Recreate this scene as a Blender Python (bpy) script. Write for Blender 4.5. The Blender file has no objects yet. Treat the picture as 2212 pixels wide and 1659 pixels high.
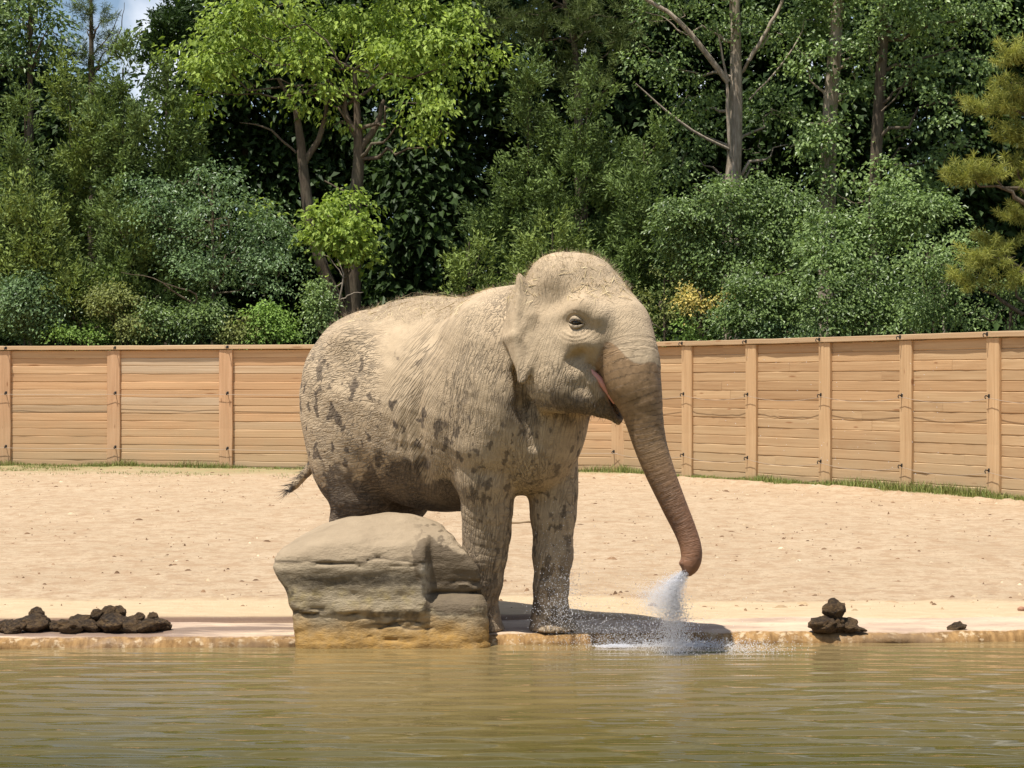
import bpy, math, random
import numpy as np
from mathutils import Vector, Matrix

# ---------------------------------------------------------------- camera, sky, sun, exposure
sc = bpy.context.scene
C = sc.collection
R = math.radians
CAM_H = 1.7
cam_d = bpy.data.cameras.new('camera')
cam = bpy.data.objects.new('camera', cam_d)
C.objects.link(cam)
cam.location = (0, 0, CAM_H)
cam.rotation_euler = (R(90), 0, 0)
cam_d.sensor_width = 36.0
cam_d.lens = 36.0 * 5000 / 2560
cam_d.clip_start = 0.1
cam_d.clip_end = 2000
sc.camera = cam

SUN = Vector((-0.26, -0.235, 0.936)).normalized()
elev = math.asin(SUN.z)
world = bpy.data.worlds.new('World')
sc.world = world
world.use_nodes = True
wn = world.node_tree
wn.nodes.clear()
w_out = wn.nodes.new('ShaderNodeOutputWorld')
w_bg = wn.nodes.new('ShaderNodeBackground')
w_sky = wn.nodes.new('ShaderNodeTexSky')
w_sky.sky_type = 'NISHITA'
w_sky.sun_disc = False
w_sky.sun_elevation = elev
w_sky.sun_rotation = math.atan2(SUN.x, SUN.y)
w_sky.air_density = 1.0
w_sky.dust_density = 0.6
w_tc = wn.nodes.new('ShaderNodeTexCoord')
w_no = wn.nodes.new('ShaderNodeTexNoise')
w_no.inputs['Scale'].default_value = 9.0
w_no.inputs['Detail'].default_value = 6.0
w_rp = wn.nodes.new('ShaderNodeValToRGB')
w_rp.color_ramp.elements[0].position = 0.52
w_rp.color_ramp.elements[1].position = 0.66
w_mx = wn.nodes.new('ShaderNodeMix')
w_mx.data_type = 'RGBA'
w_mx.inputs[7].default_value = (9.5, 9.8, 10.6, 1)
wn.links.new(w_tc.outputs['Generated'], w_no.inputs['Vector'])
wn.links.new(w_no.outputs['Fac'], w_rp.inputs['Fac'])
wn.links.new(w_rp.outputs['Color'], w_mx.inputs[0])
wn.links.new(w_sky.outputs['Color'], w_mx.inputs[6])
wn.links.new(w_mx.outputs[2], w_bg.inputs['Color'])
w_bg.inputs['Strength'].default_value = 0.085
wn.links.new(w_bg.outputs['Background'], w_out.inputs['Surface'])

sun_d = bpy.data.lights.new('sun', 'SUN')
sun_d.energy = 5.0
sun_d.angle = R(0.53)
sun_d.color = (1.0, 0.955, 0.88)
sun = bpy.data.objects.new('sun', sun_d)
C.objects.link(sun)
sun.rotation_euler = (-SUN).to_track_quat('-Z', 'Y').to_euler()
sun.location = (-10, -10, 30)

vs = sc.view_settings
vs.view_transform = 'Standard'
vs.look = 'None'
vs.gamma = 1.0
vs.exposure = 0.45
vs.use_curve_mapping = False
sc.render.film_transparent = False
sc.cycles.max_bounces = 8
sc.cycles.diffuse_bounces = 5
sc.cycles.glossy_bounces = 3
sc.cycles.transmission_bounces = 5
sc.cycles.transparent_max_bounces = 24
sc.cycles.caustics_reflective = False
sc.cycles.caustics_refractive = False
sc.cycles.sample_clamp_indirect = 6.0
sc.cycles.use_denoising = True
sc.cycles.denoiser = 'OPENIMAGEDENOISE'

# ---------------------------------------------------------------- helpers
rng = np.random.default_rng(7)
random.seed(7)
FK = 4320.3                     # focal length in units of a 2212 x 1659 view of the photograph

def P(u, v, d):
    """point seen at (u, v) of that view, d metres in front of the camera"""
    return np.array([(u - 1106.0) * d / FK, d, CAM_H - (v - 829.5) * d / FK])

def tag(o, label=None, cat=None, group=None, kind=None):
    if label: o['label'] = label
    if cat: o['category'] = cat
    if group: o['group'] = group
    if kind: o['kind'] = kind
    return o

def empty(name, loc=(0, 0, 0)):
    o = bpy.data.objects.new(name, None)
    o.empty_display_size = 0.2
    o.location = loc
    C.objects.link(o)
    return o

def link(name, me, mat=None, parent=None):
    o = bpy.data.objects.new(name, me)
    C.objects.link(o)
    if mat is not None and len(me.materials) == 0:
        me.materials.append(mat)
    if parent is not None:
        o.parent = parent
        o.matrix_parent_inverse = Matrix.Translation(-Vector(parent.location))
    return o

def mesh_np(name, V, F, smooth=True):
    """V (n,3); F list of index arrays, each (m,3) or (m,4)"""
    me = bpy.data.meshes.new(name)
    V = np.asarray(V, dtype=np.float32)
    if not isinstance(F, (list, tuple)): F = [F]
    F = [np.asarray(f, dtype=np.int32) for f in F if len(f)]
    me.vertices.add(len(V))
    me.vertices.foreach_set('co', V.ravel())
    loops = np.concatenate([f.ravel() for f in F])
    tot = np.concatenate([np.full(len(f), f.shape[1], dtype=np.int32) for f in F])
    st = np.concatenate([[0], np.cumsum(tot)[:-1]]).astype(np.int32)
    me.loops.add(len(loops))
    me.loops.foreach_set('vertex_index', loops)
    me.polygons.add(len(tot))
    me.polygons.foreach_set('loop_start', st)
    me.polygons.foreach_set('loop_total', tot)
    me.polygons.foreach_set('use_smooth', np.full(len(tot), smooth, dtype=bool))
    me.update(calc_edges=True)
    me.validate()
    return me

def fattr(me, name, vals):
    a = me.attributes.new(name, 'FLOAT', 'POINT')
    a.data.foreach_set('value', np.asarray(vals, dtype=np.float32))

def _hash(ix, iy, iz, seed):
    h = (ix * 374761393 + iy * 668265263 + iz * 2147483647 + seed * 1274126177) & 0xffffffff
    h = ((h ^ (h >> 13)) * 1274126177) & 0xffffffff
    h = (h ^ (h >> 16)) & 0xffffffff
    h = (h * 2246822519) & 0xffffffff
    h = h ^ (h >> 15)
    return (h & 0xffffff) / float(0xffffff)

def vnoise(p, seed=0):
    """value noise in 0..1, p (n,3)"""
    p = np.asarray(p, dtype=np.float64)
    i = np.floor(p).astype(np.int64)
    f = p - i
    f = f * f * f * (f * (f * 6 - 15) + 10)
    r = 0
    for dx in (0, 1):
        for dy in (0, 1):
            for dz in (0, 1):
                w = (f[:, 0] if dx else 1 - f[:, 0]) * (f[:, 1] if dy else 1 - f[:, 1]) * (f[:, 2] if dz else 1 - f[:, 2])
                r = r + w * _hash(i[:, 0] + dx, i[:, 1] + dy, i[:, 2] + dz, seed)
    return r

def _rot(a, b, c):
    return np.array(Matrix.Rotation(a, 3, 'X') @ Matrix.Rotation(b, 3, 'Y') @ Matrix.Rotation(c, 3, 'Z'))
ROTS = [_rot(0.5, 0.7, 0.4), _rot(1.3, 0.2, 2.0), _rot(2.1, 1.1, 0.9), _rot(0.3, 1.9, 1.4)]

def fbm(p, octv=4, seed=0, gain=0.5):
    p = np.asarray(p, dtype=np.float64)
    r, a, t = 0, 1.0, 0.0
    for k in range(octv):
        r = r + a * vnoise((p @ ROTS[k % 4]) * (2.03 ** k) + 17.3 * k, seed + k)
        t += a
        a *= gain
    return r / t

def sstep(a, b, x):
    t = np.clip((x - a) / (b - a), 0, 1)
    return t * t * (3 - 2 * t)

def cr(xs, ys, x):
    """smooth 1-D interpolation (monotone enough cubic)"""
    xs = np.asarray(xs, float); ys = np.asarray(ys, float)
    m = np.gradient(ys, xs)
    x = np.clip(x, xs[0], xs[-1])
    k = np.clip(np.searchsorted(xs, x) - 1, 0, len(xs) - 2)
    h = xs[k + 1] - xs[k]
    t = (x - xs[k]) / h
    return ((2 * t**3 - 3 * t**2 + 1) * ys[k] + (t**3 - 2 * t**2 + t) * h * m[k]
            + (-2 * t**3 + 3 * t**2) * ys[k + 1] + (t**3 - t**2) * h * m[k + 1])

# ---- tubes
def tube_arrays(paths, seg=6):
    """paths: list of (points (n,3), radii (n))"""
    Vs, Fs, off = [], [], 0
    ang = np.linspace(0, 2 * np.pi, seg, endpoint=False)
    for pts, rad in paths:
        pts = np.asarray(pts, float); rad = np.asarray(rad, float)
        n = len(pts)
        tan = np.gradient(pts, axis=0)
        tan /= np.linalg.norm(tan, axis=1)[:, None] + 1e-9
        ref = np.array([0.31, 0.2, 0.93]) if abs(tan[0][2]) < 0.8 else np.array([0.94, 0.3, 0.1])
        s = np.cross(tan, ref); s /= np.linalg.norm(s, axis=1)[:, None] + 1e-9
        t = np.cross(s, tan)
        ring = pts[:, None, :] + rad[:, None, None] * (np.cos(ang)[None, :, None] * s[:, None, :] + np.sin(ang)[None, :, None] * t[:, None, :])
        Vs.append(ring.reshape(-1, 3))
        i = np.arange(n - 1)[:, None] * seg; j = np.arange(seg)[None, :]; j2 = (j + 1) % seg
        q = np.stack([i + j, i + j2, i + seg + j2, i + seg + j], -1).reshape(-1, 4) + off
        Fs.append(q)
        off += n * seg
    return np.concatenate(Vs), np.concatenate(Fs)

def curve_pts(pts, n):
    pts = np.asarray(pts, float)
    t = np.concatenate([[0], np.cumsum(np.linalg.norm(np.diff(pts, axis=0), axis=1))])
    x = np.linspace(0, t[-1], n)
    return np.stack([cr(t, pts[:, k], x) for k in range(pts.shape[1])], 1)

def boxes_arrays(bl, bevel=0.0):
    """bl: list of (cx,cy,cz,sx,sy,sz) full sizes"""
    V, F = [], []
    for k, (cx, cy, cz, sx, sy, sz) in enumerate(bl):
        for z in (-1, 1):
            for x, y in ((-1, -1), (1, -1), (1, 1), (-1, 1)):
                V.append((cx + x * sx / 2, cy + y * sy / 2, cz + z * sz / 2))
        b = k * 8
        F += [(b, b + 3, b + 2, b + 1), (b + 4, b + 5, b + 6, b + 7), (b, b + 1, b + 5, b + 4), (b + 1, b + 2, b + 6, b + 5), (b + 2, b + 3, b + 7, b + 6), (b + 3, b, b + 4, b + 7)]
    return np.array(V), np.array(F)

# ---- implicit surfaces
class Field:
    def __init__(self, lo, hi, h):
        self.lo = np.array(lo, float); self.h = h
        n = np.ceil((np.array(hi) - self.lo) / h).astype(int) + 1
        self.n = n
        self.D = np.full(n, 1.0, dtype=np.float32)
        self.ax = [self.lo[k] + h * np.arange(n[k]) for k in range(3)]
    def _box(self, lo, hi):
        s = []
        for k in range(3):
            a = int(np.clip(math.floor((lo[k] - self.lo[k]) / self.h), 0, self.n[k]))
            b = int(np.clip(math.ceil((hi[k] - self.lo[k]) / self.h) + 1, 0, self.n[k]))
            s.append(slice(a, b))
        return tuple(s)
    def _coords(self, s):
        return (self.ax[0][s[0]][:, None, None], self.ax[1][s[1]][None, :, None], self.ax[2][s[2]][None, None, :])
    def add(self, lo, hi, fn, k=0.05, mode='u'):
        m = k + 0.06
        s = self._box(np.array(lo) - m, np.array(hi) + m)
        d = fn(*self._coords(s)).astype(np.float32)
        A = self.D[s]
        if mode == 'u':
            hh = np.maximum(k - np.abs(A - d), 0) / k
            self.D[s] = np.minimum(A, d) - hh * hh * k * 0.25
        elif mode == 's':
            d = -d
            hh = np.maximum(k - np.abs(A - d), 0) / k
            self.D[s] = np.maximum(A, d) + hh * hh * k * 0.25
    def cone(self, a, b, r1, r2, k=0.05, mode='u'):
        a = np.asarray(a, float); b = np.asarray(b, float)
        ba = b - a; bb = ba @ ba + 1e-9
        def fn(x, y, z):
            px, py, pz = x - a[0], y - a[1], z - a[2]
            t = np.clip((px * ba[0] + py * ba[1] + pz * ba[2]) / bb, 0, 1)
            return np.sqrt((px - t * ba[0])**2 + (py - t * ba[1])**2 + (pz - t * ba[2])**2) - (r1 + (r2 - r1) * t)
        r = max(r1, r2)
        self.add(np.minimum(a, b) - r, np.maximum(a, b) + r, fn, k, mode)
    def chain(self, pts, rads, k=0.04, mode='u'):
        for i in range(len(pts) - 1):
            self.cone(pts[i], pts[i + 1], rads[i], rads[i + 1], k if i else k, mode)
    def ell(self, c, r, rot=None, k=0.05, mode='u'):
        c = np.asarray(c, float); r = np.asarray(r, float)
        M = np.eye(3) if rot is None else np.asarray(rot, float)   # rows: local axes
        def fn(x, y, z):
            px, py, pz = x - c[0], y - c[1], z - c[2]
            q = [M[i, 0] * px + M[i, 1] * py + M[i, 2] * pz for i in range(3)]
            k0 = np.sqrt(sum((q[i] / r[i])**2 for i in range(3)))
            k1 = np.sqrt(sum((q[i] / r[i]**2)**2 for i in range(3))) + 1e-6
            return k0 * (k0 - 1) / k1
        e = np.sqrt(((M.T * r)**2).sum(1))
        self.add(c - e, c + e, fn, k, mode)
    def tri(self, a, b, c, th, k=0.02, mode='u'):
        a, b, c = [np.asarray(v, float) for v in (a, b, c)]
        nn = np.cross(b - a, a - c); n2 = nn @ nn
        def fn(x, y, z):
            X = np.broadcast_arrays(x, y, z)
            p = np.stack(X, -1)
            def edge(p0, p1):
                e = p1 - p0; q = p - p0
                t = np.clip((q @ e) / (e @ e), 0, 1)
                w = e * t[..., None] - q
                return (w * w).sum(-1), q, e
            d1, q1, e1 = edge(a, b); d2, q2, e2 = edge(b, c); d3, q3, e3 = edge(c, a)
            ins = (np.sign((np.cross(e1, nn) * q1).sum(-1)) + np.sign((np.cross(e2, nn) * q2).sum(-1)) + np.sign((np.cross(e3, nn) * q3).sum(-1))) < 2
            pl = (q1 @ nn)**2 / n2
            return np.sqrt(np.where(ins, np.minimum(np.minimum(d1, d2), d3), pl)) - th
        self.add(np.min([a, b, c], 0) - th, np.max([a, b, c], 0) + th, fn, k, mode)
    def mesh(self):
        """naive surface nets -> V, quads"""
        D = self.D
        S = D < 0
        nx, ny, nz = D.shape
        def corner(A, i, j, k): return A[i:nx - 1 + i, j:ny - 1 + j, k:nz - 1 + k]
        cnt = sum(corner(S, i, j, k).astype(np.int8) for i in (0, 1) for j in (0, 1) for k in (0, 1))
        act = (cnt > 0) & (cnt < 8)
        idx = np.argwhere(act)
        ids = np.full(act.shape, -1, dtype=np.int64)
        ids[act] = np.arange(len(idx))
        acc = np.zeros((len(idx), 3)); w = np.zeros(len(idx))
        I, J, K = idx.T
        cs = [(i, j, k) for i in (0, 1) for j in (0, 1) for k in (0, 1)]
        for a in cs:
            for ax in range(3):
                if a[ax]: continue
                b = list(a); b[ax] = 1
                da = D[I + a[0], J + a[1], K + a[2]]; db = D[I + b[0], J + b[1], K + b[2]]
                x = (da < 0) != (db < 0)
                t = np.where(x, da / (da - db + 1e-12), 0)
                pos = np.tile(np.array(a, float), (len(idx), 1)); pos[:, ax] += t
                acc += pos * x[:, None]; w += x
        V = self.lo + self.h * (idx + acc / w[:, None])
        Q = []
        for ax in range(3):
            u, v = [(1, 2), (2, 0), (0, 1)][ax]
            sl0 = [slice(None)] * 3; sl1 = [slice(None)] * 3
            sl0[ax] = slice(0, -1); sl1[ax] = slice(1, None)
            e = S[tuple(sl0)] != S[tuple(sl1)]
            g = np.argwhere(e)
            ok = (g[:, u] > 0) & (g[:, v] > 0) & (g[:, u] < D.shape[u] - 1) & (g[:, v] < D.shape[v] - 1)
            g = g[ok]
            def cell(du, dv):
                c = g.copy(); c[:, u] -= du; c[:, v] -= dv
                return ids[c[:, 0], c[:, 1], c[:, 2]]
            q = np.stack([cell(1, 1), cell(0, 1), cell(0, 0), cell(1, 0)], 1)
            flip = ~S[g[:, 0], g[:, 1], g[:, 2]]
            q[flip] = q[flip][:, ::-1]
            Q.append(q)
        return V, np.concatenate(Q)

def relax(V, Q, it=2, lam=0.5):
    n = len(V)
    e = np.concatenate([Q[:, [0, 1]], Q[:, [1, 2]], Q[:, [2, 3]], Q[:, [3, 0]]])
    e = np.concatenate([e, e[:, ::-1]])
    deg = np.bincount(e[:, 0], minlength=n)[:, None]
    for s in range(it):
        for l in (lam, -lam * 0.96):
            A = np.stack([np.bincount(e[:, 0], weights=V[e[:, 1], k], minlength=n) for k in range(3)], 1) / np.maximum(deg, 1)
            V = V + l * (A - V)
    return V

def subdiv(V, Q):
    """one level of smooth-ish quad subdivision (linear points, then a light relax)"""
    n = len(V)
    e = np.sort(np.concatenate([Q[:, [0, 1]], Q[:, [1, 2]], Q[:, [2, 3]], Q[:, [3, 0]]]), axis=1)
    key = e[:, 0].astype(np.int64) * n + e[:, 1]
    uk, inv = np.unique(key, return_inverse=True)
    E = np.stack([uk // n, uk % n], 1)
    ev = (V[E[:, 0]] + V[E[:, 1]]) / 2
    fv = V[Q].mean(1)
    m = len(Q)
    ei = inv.reshape(4, m).T + n
    fi = np.arange(m) + n + len(E)
    nV = np.concatenate([V, ev, fv])
    q = [np.stack([Q[:, k], ei[:, k], fi, ei[:, (k + 3) % 4]], 1) for k in range(4)]
    return nV, np.concatenate(q)

def vnormals(V, Q):
    a = V[Q[:, 2]] - V[Q[:, 0]]; b = V[Q[:, 3]] - V[Q[:, 1]]
    fn = np.cross(a, b)
    N = np.zeros_like(V)
    for k in range(4):
        for c in range(3):
            N[:, c] += np.bincount(Q[:, k], weights=fn[:, c], minlength=len(V))
    return N / (np.linalg.norm(N, axis=1)[:, None] + 1e-12)

# ---- node materials
class NT:
    def __init__(self, name):
        self.m = bpy.data.materials.new(name)
        self.m.use_nodes = True
        self.t = self.m.node_tree
        self.t.nodes.clear()
        self.out = self.n('ShaderNodeOutputMaterial')
    def n(self, typ, **kw):
        nd = self.t.nodes.new(typ)
        for k, v in kw.items(): setattr(nd, k, v)
        return nd
    def l(self, a, b): self.t.links.new(a, b)
    def set(self, sock, v):
        if hasattr(v, 'is_output') or isinstance(v, bpy.types.NodeSocket): self.l(v, sock)
        elif v is not None:
            if isinstance(v, (tuple, list)) and len(v) == 3 and sock.type == 'RGBA': v = (*v, 1)
            sock.default_value = v
    def coord(self, kind='Object'):
        return self.n('ShaderNodeTexCoord').outputs[kind]
    def geo(self, o='Position'): return self.n('ShaderNodeNewGeometry').outputs[o]
    def attr(self, name): 
        a = self.n('ShaderNodeAttribute'); a.attribute_name = name
        return a.outputs['Fac']
    def map(self, vec, scale=(1, 1, 1), rot=(0, 0, 0), loc=(0, 0, 0)):
        m = self.n('ShaderNodeMapping')
        self.l(vec, m.inputs['Vector'])
        m.inputs['Scale'].default_value = scale; m.inputs['Rotation'].default_value = rot; m.inputs['Location'].default_value = loc
        return m.outputs['Vector']
    def noise(self, vec, scale=1, detail=4, rough=0.55, dist=0.0, out='Fac', ntype=None):
        x = self.n('ShaderNodeTexNoise')
        if ntype: x.noise_type = ntype
        self.l(vec, x.inputs['Vector'])
        x.inputs['Scale'].default_value = scale; x.inputs['Detail'].default_value = detail
        x.inputs['Roughness'].default_value = rough; x.inputs['Distortion'].default_value = dist
        return x.outputs[out]
    def voro(self, vec, scale=1, feature='F1', out='Distance', rnd=1.0):
        x = self.n('ShaderNodeTexVoronoi', feature=feature)
        self.l(vec, x.inputs['Vector']); x.inputs['Scale'].default_value = scale
        x.inputs['Randomness'].default_value = rnd
        return x.outputs[out]
    def ramp(self, fac, stops, interp='LINEAR'):
        r = self.n('ShaderNodeValToRGB'); cr_ = r.color_ramp; cr_.interpolation = interp
        while len(cr_.elements) < len(stops): cr_.elements.new(0.5)
        for e, (p, c) in zip(cr_.elements, stops):
            e.position = p
            e.color = (c, c, c, 1) if isinstance(c, (int, float)) else (*c, 1)
        self.l(fac, r.inputs['Fac'])
        return r.outputs['Color']
    def mix(self, fac, a, b, blend='MIX'):
        m = self.n('ShaderNodeMix', data_type='RGBA', blend_type=blend)
        self.set(m.inputs[0], fac); self.set(m.inputs[6], a); self.set(m.inputs[7], b)
        return m.outputs[2]
    def math(self, op, a, b=None, c=None, clamp=False):
        m = self.n('ShaderNodeMath', operation=op, use_clamp=clamp)
        self.set(m.inputs[0], a)
        if b is not None: self.set(m.inputs[1], b)
        if c is not None: self.set(m.inputs[2], c)
        return m.outputs[0]
    def sep(self, vec, c='Z'):
        s = self.n('ShaderNodeSeparateXYZ'); self.l(vec, s.inputs[0]); return s.outputs[c]
    def bump(self, h, strength=0.5, dist=0.02, normal=None):
        b = self.n('ShaderNodeBump'); self.l(h, b.inputs['Height'])
        b.inputs['Strength'].default_value = strength; b.inputs['Distance'].default_value = dist
        if normal is not None: self.l(normal, b.inputs['Normal'])
        return b.outputs['Normal']
    def bsdf(self, color, rough=0.8, spec=0.3, normal=None, **kw):
        p = self.n('ShaderNodeBsdfPrincipled')
        self.set(p.inputs['Base Color'], color); self.set(p.inputs['Roughness'], rough)
        self.set(p.inputs['Specular IOR Level'], spec)
        if normal is not None: self.l(normal, p.inputs['Normal'])
        for k, v in kw.items(): self.set(p.inputs[k.replace('_', ' ')], v)
        self.l(p.outputs[0], self.out.inputs['Surface'])
        return p

# ================================================================ ground, pond and ledge
def rim_y(x):
    x = np.asarray(x, float)
    return 13.60 + 0.055 * x + 0.02 * np.sin(x * 1.3 + 0.4) + 0.012 * np.sin(x * 4.1)

FENCE = [(-20.0, 41.4), (-17.6, 41.6), (-15.2, 41.6), (-12.8, 41.5), (-10.43, 41.2), (-8.09, 40.8), (-5.69, 40.0), (-3.15, 39.4), (-0.55, 38.8), (2.05, 37.9),
         (3.24, 36.3), (4.22, 34.75), (5.24, 33.1), (6.25, 31.4), (7.19, 29.6), (8.05, 27.7), (8.8, 25.8)]
FX = np.array([p[0] for p in FENCE]); FY = np.array([p[1] for p in FENCE])

def grid(xs, ys, zf):
    X, Y = np.meshgrid(xs, ys)
    p = np.stack([X.ravel(), Y.ravel(), np.zeros(X.size)], 1)
    p[:, 2] = zf(p)
    nx, ny = len(xs), len(ys)
    i = np.arange(ny - 1)[:, None] * nx + np.arange(nx - 1)[None, :]
    q = np.stack([i, i + 1, i + nx + 1, i + nx], -1).reshape(-1, 4)
    return p, q

def sand_z(p):
    d = p[:, 1] - rim_y(p[:, 0])
    n1 = fbm(p * np.array([1.3, 1.3, 0]) + 3, 4, 11)
    n2 = fbm(p * np.array([5, 5, 0]) + 3, 3, 21)
    z = 0.012 + 0.05 * (n1 - 0.5) * sstep(1.2, 3, d) + 0.028 * (n2 - 0.5) * sstep(0.8, 1.6, d)
    edge = 0.55 + 0.35 * (fbm(p * np.array([0.7, 0.0, 0]) + 1.7, 3, 5) - 0.5)
    z -= 0.10 * (1 - sstep(edge, edge + 0.35, d))
    fy = np.interp(p[:, 0], FX, FY)
    s = fy - p[:, 1]
    band = np.exp(-((s - 1.5) / 0.55) ** 2) * sstep(0.5, 2.5, p[:, 0])
    lump = np.maximum(fbm(p * np.array([2.6, 2.6, 0]) + 9, 3, 31) - 0.42, 0)
    z += band * np.minimum(lump, 0.14) * 0.5
    z += 0.02 * np.exp(-(s / 0.5) ** 2)
    far = sstep(1.5, 22, -s)
    z += far * 1.2 + 7.0 * sstep(14, 60, -s)
    return z

gx = np.concatenate([[-400, -150, -60, -30, -18], np.arange(-13, 10.01, 0.085), [14, 25, 50, 150, 400]])
gy = np.concatenate([np.arange(13.7, 17, 0.05), np.arange(17, 44, 0.135), [46, 50, 56, 64, 80, 120, 250, 600]])
V, Q = grid(gx, gy, sand_z)
me = mesh_np('ground', V, Q)
d = V[:, 1] - rim_y(V[:, 0])
nz = fbm(V * np.array([0.8, 1.5, 0]), 4, 44)
inner = 1.02 - 0.35 * sstep(0.2, 2.0, V[:, 0]) + 0.35 * (nz - 0.5)
outer = 2.2 - 0.55 * sstep(0.2, 2.0, V[:, 0]) + 0.55 * (nz - 0.5)
pale = sstep(inner, inner + 0.06, d) * (1 - sstep(outer - 0.05, outer + 0.2, d))
fattr(me, 'pale', pale)
sfen = np.interp(V[:, 0], FX, FY) - V[:, 1]
turf = sstep(3.6, 0.6, sfen + 2.2 * (fbm(V * np.array([0.6, 0.9, 0]), 4, 3) - 0.5)) * sstep(2.5, -4.5, V[:, 0]) + sstep(1.0, 0.2, sfen)
fattr(me, 'turf', np.clip(turf, 0, 1) * (V[:, 1] < 45))
wet = np.exp(-((d - 0.86) / 0.16) ** 2) * sstep(1.0, -0.6, V[:, 0]) * sstep(0.35, 0.55, nz + 0.12)
fattr(me, 'wet', wet)
fattr(me, 'soil', sstep(0.1, -0.25, sfen))

m = NT('sand_material')
pos = m.geo('Position')
n_big = m.noise(m.map(pos, (0.7, 0.7, 0.7)), 1.0, 5, 0.6)
n_med = m.noise(m.map(pos, (3.0, 6.0, 3.0)), 1.5, 6, 0.7)
n_fin = m.noise(m.map(pos, (14, 22, 14)), 2.0, 5, 0.75)
col = m.mix(m.ramp(n_big, [(0.3, 0.0), (0.7, 1.0)]), (0.47, 0.348, 0.222), (0.56, 0.425, 0.28))
col = m.mix(m.ramp(n_med, [(0.36, 0.75), (0.52, 0.0)]), col, (0.41, 0.268, 0.155))
col = m.mix(m.ramp(n_fin, [(0.34, 0.8), (0.46, 0.0)]), col, (0.30, 0.19, 0.11))
col = m.mix(m.ramp(n_fin, [(0.60, 0.0), (0.72, 0.7)]), col, (0.72, 0.56, 0.37))
pal = m.mix(m.ramp(n_med, [(0.35, 0.0), (0.7, 1.0)]), (0.55, 0.405, 0.245), (0.66, 0.50, 0.315))
col = m.mix(m.attr('pale'), col, pal)
col = m.mix(m.math('MULTIPLY', m.attr('turf'), m.ramp(n_fin, [(0.35, 0.25), (0.65, 1.0)])), col, (0.235, 0.235, 0.085))
col = m.mix(m.attr('wet'), col, (0.20, 0.125, 0.085))
n_clp = m.noise(m.map(pos, (2.6, 1.5, 2.6)), 1.7, 7, 0.72)
col = m.mix(m.ramp(n_clp, [(0.40, 0.75), (0.52, 0.0)]), col, (0.40, 0.265, 0.155))
n_stk = m.noise(m.map(pos, (1.6, 4.5, 1)), 2.4, 6, 0.75)
col = m.mix(m.ramp(n_stk, [(0.345, 0.85), (0.42, 0.0)]), col, (0.25, 0.155, 0.09))
col = m.mix(m.attr('pale'), col, pal)
col = m.mix(m.attr('wet'), col, (0.20, 0.125, 0.085))
col = m.mix(m.attr('soil'), col, m.mix(n_med, (0.045, 0.05, 0.02), (0.09, 0.085, 0.04)))
bh = m.math('ADD', m.math('MULTIPLY', n_med, 0.7), n_fin)
m.bsdf(col, 0.95, 0.15, m.bump(bh, 0.85, 0.03))
ground = link('ground', me, m.m)
tag(ground, kind='structure')

# concrete ledge round the pond
lx = np.concatenate([[-400, -100, -30, -10], np.arange(-5, 5.01, 0.03), [10, 30, 100, 400]])
prof = np.array([[-0.03, -0.5], [-0.035, -0.12], [-0.04, -0.075], [-0.03, -0.035], [-0.005, -0.012], [0.04, -0.003], [0.10, 0.0]] + [[t, 0.0] for t in np.arange(0.16, 1.9, 0.05)])
nx, npf = len(lx), len(prof)
X = np.repeat(lx, npf); T = np.tile(prof[:, 0], nx); Z = np.tile(prof[:, 1], nx)
fr = np.exp(-np.maximum(T, 0) / 0.05)
pp = np.stack([X, T, Z], 1)
Y = rim_y(X) + T + fr * 0.16 * (fbm(np.stack([X * 2.2, Z * 8, 0 * X], 1), 5, 9) - 0.5)
Z = Z + 0.010 * (fbm(np.stack([X * 3, T * 5, 0 * X], 1), 3, 19) - 0.5) * (T > 0.05) + fr * 0.075 * (fbm(np.stack([X * 3, T * 9, 0 * X], 1), 5, 29, 0.6) - 0.55)
Z = np.minimum(Z, 0.004)
i = np.arange(nx - 1)[:, None] * npf + np.arange(npf - 1)[None, :]
q = np.stack([i, i + npf, i + npf + 1, i + 1], -1).reshape(-1, 4)
me = mesh_np('pond_ledge', np.stack([X, Y, Z], 1), q)
fattr(me, 'edge', fr * (1 + 0 * X))
m = NT('ledge_concrete')
pos = m.geo('Position')
n1 = m.noise(m.map(pos, (1.0, 2.4, 1)), 1.3, 6, 0.62)
n2 = m.noise(m.map(pos, (9, 9, 9)), 1.6, 5, 0.7)
n3 = m.noise(m.map(pos, (7, 3, 1.4)), 3.0, 4, 0.6)
top = m.mix(m.ramp(n1, [(0.35, 0.0), (0.65, 1.0)]), (0.36, 0.25, 0.18), (0.58, 0.44, 0.30))
xleft = m.ramp(m.math('MULTIPLY_ADD', m.sep(pos, 'X'), 0.1, 0.5), [(0.40, 1.0), (0.50, 0.0)])
dampf = m.math('MULTIPLY', m.ramp(m.noise(m.map(pos, (0.55, 2.6, 1)), 1.2, 5, 0.6), [(0.46, 0.0), (0.56, 1.0)]), xleft)
top = m.mix(m.math('MULTIPLY', dampf, 0.8), top, (0.19, 0.125, 0.095))
top = m.mix(m.ramp(n2, [(0.32, 0.5), (0.45, 0.0)]), top, (0.26, 0.17, 0.10))
alg = m.mix(m.ramp(n3, [(0.35, 0.0), (0.65, 1.0)]), (0.15, 0.078, 0.024), (0.36, 0.21, 0.080))
alg = m.mix(m.ramp(n2, [(0.54, 0.0), (0.64, 0.85)]), alg, (0.52, 0.39, 0.24))
alg = m.mix(m.ramp(n1, [(0.38, 0.7), (0.52, 0.0)]), alg, (0.17, 0.11, 0.06))
col = m.mix(m.ramp(m.math('ADD', m.attr('edge'), m.math('MULTIPLY', m.math('SUBTRACT', n2, 0.5), 0.9)), [(0.36, 0.0), (0.58, 1.0)]), top, alg)
rough = m.ramp(dampf, [(0.0, 0.9), (1.0, 0.35)])
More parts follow.
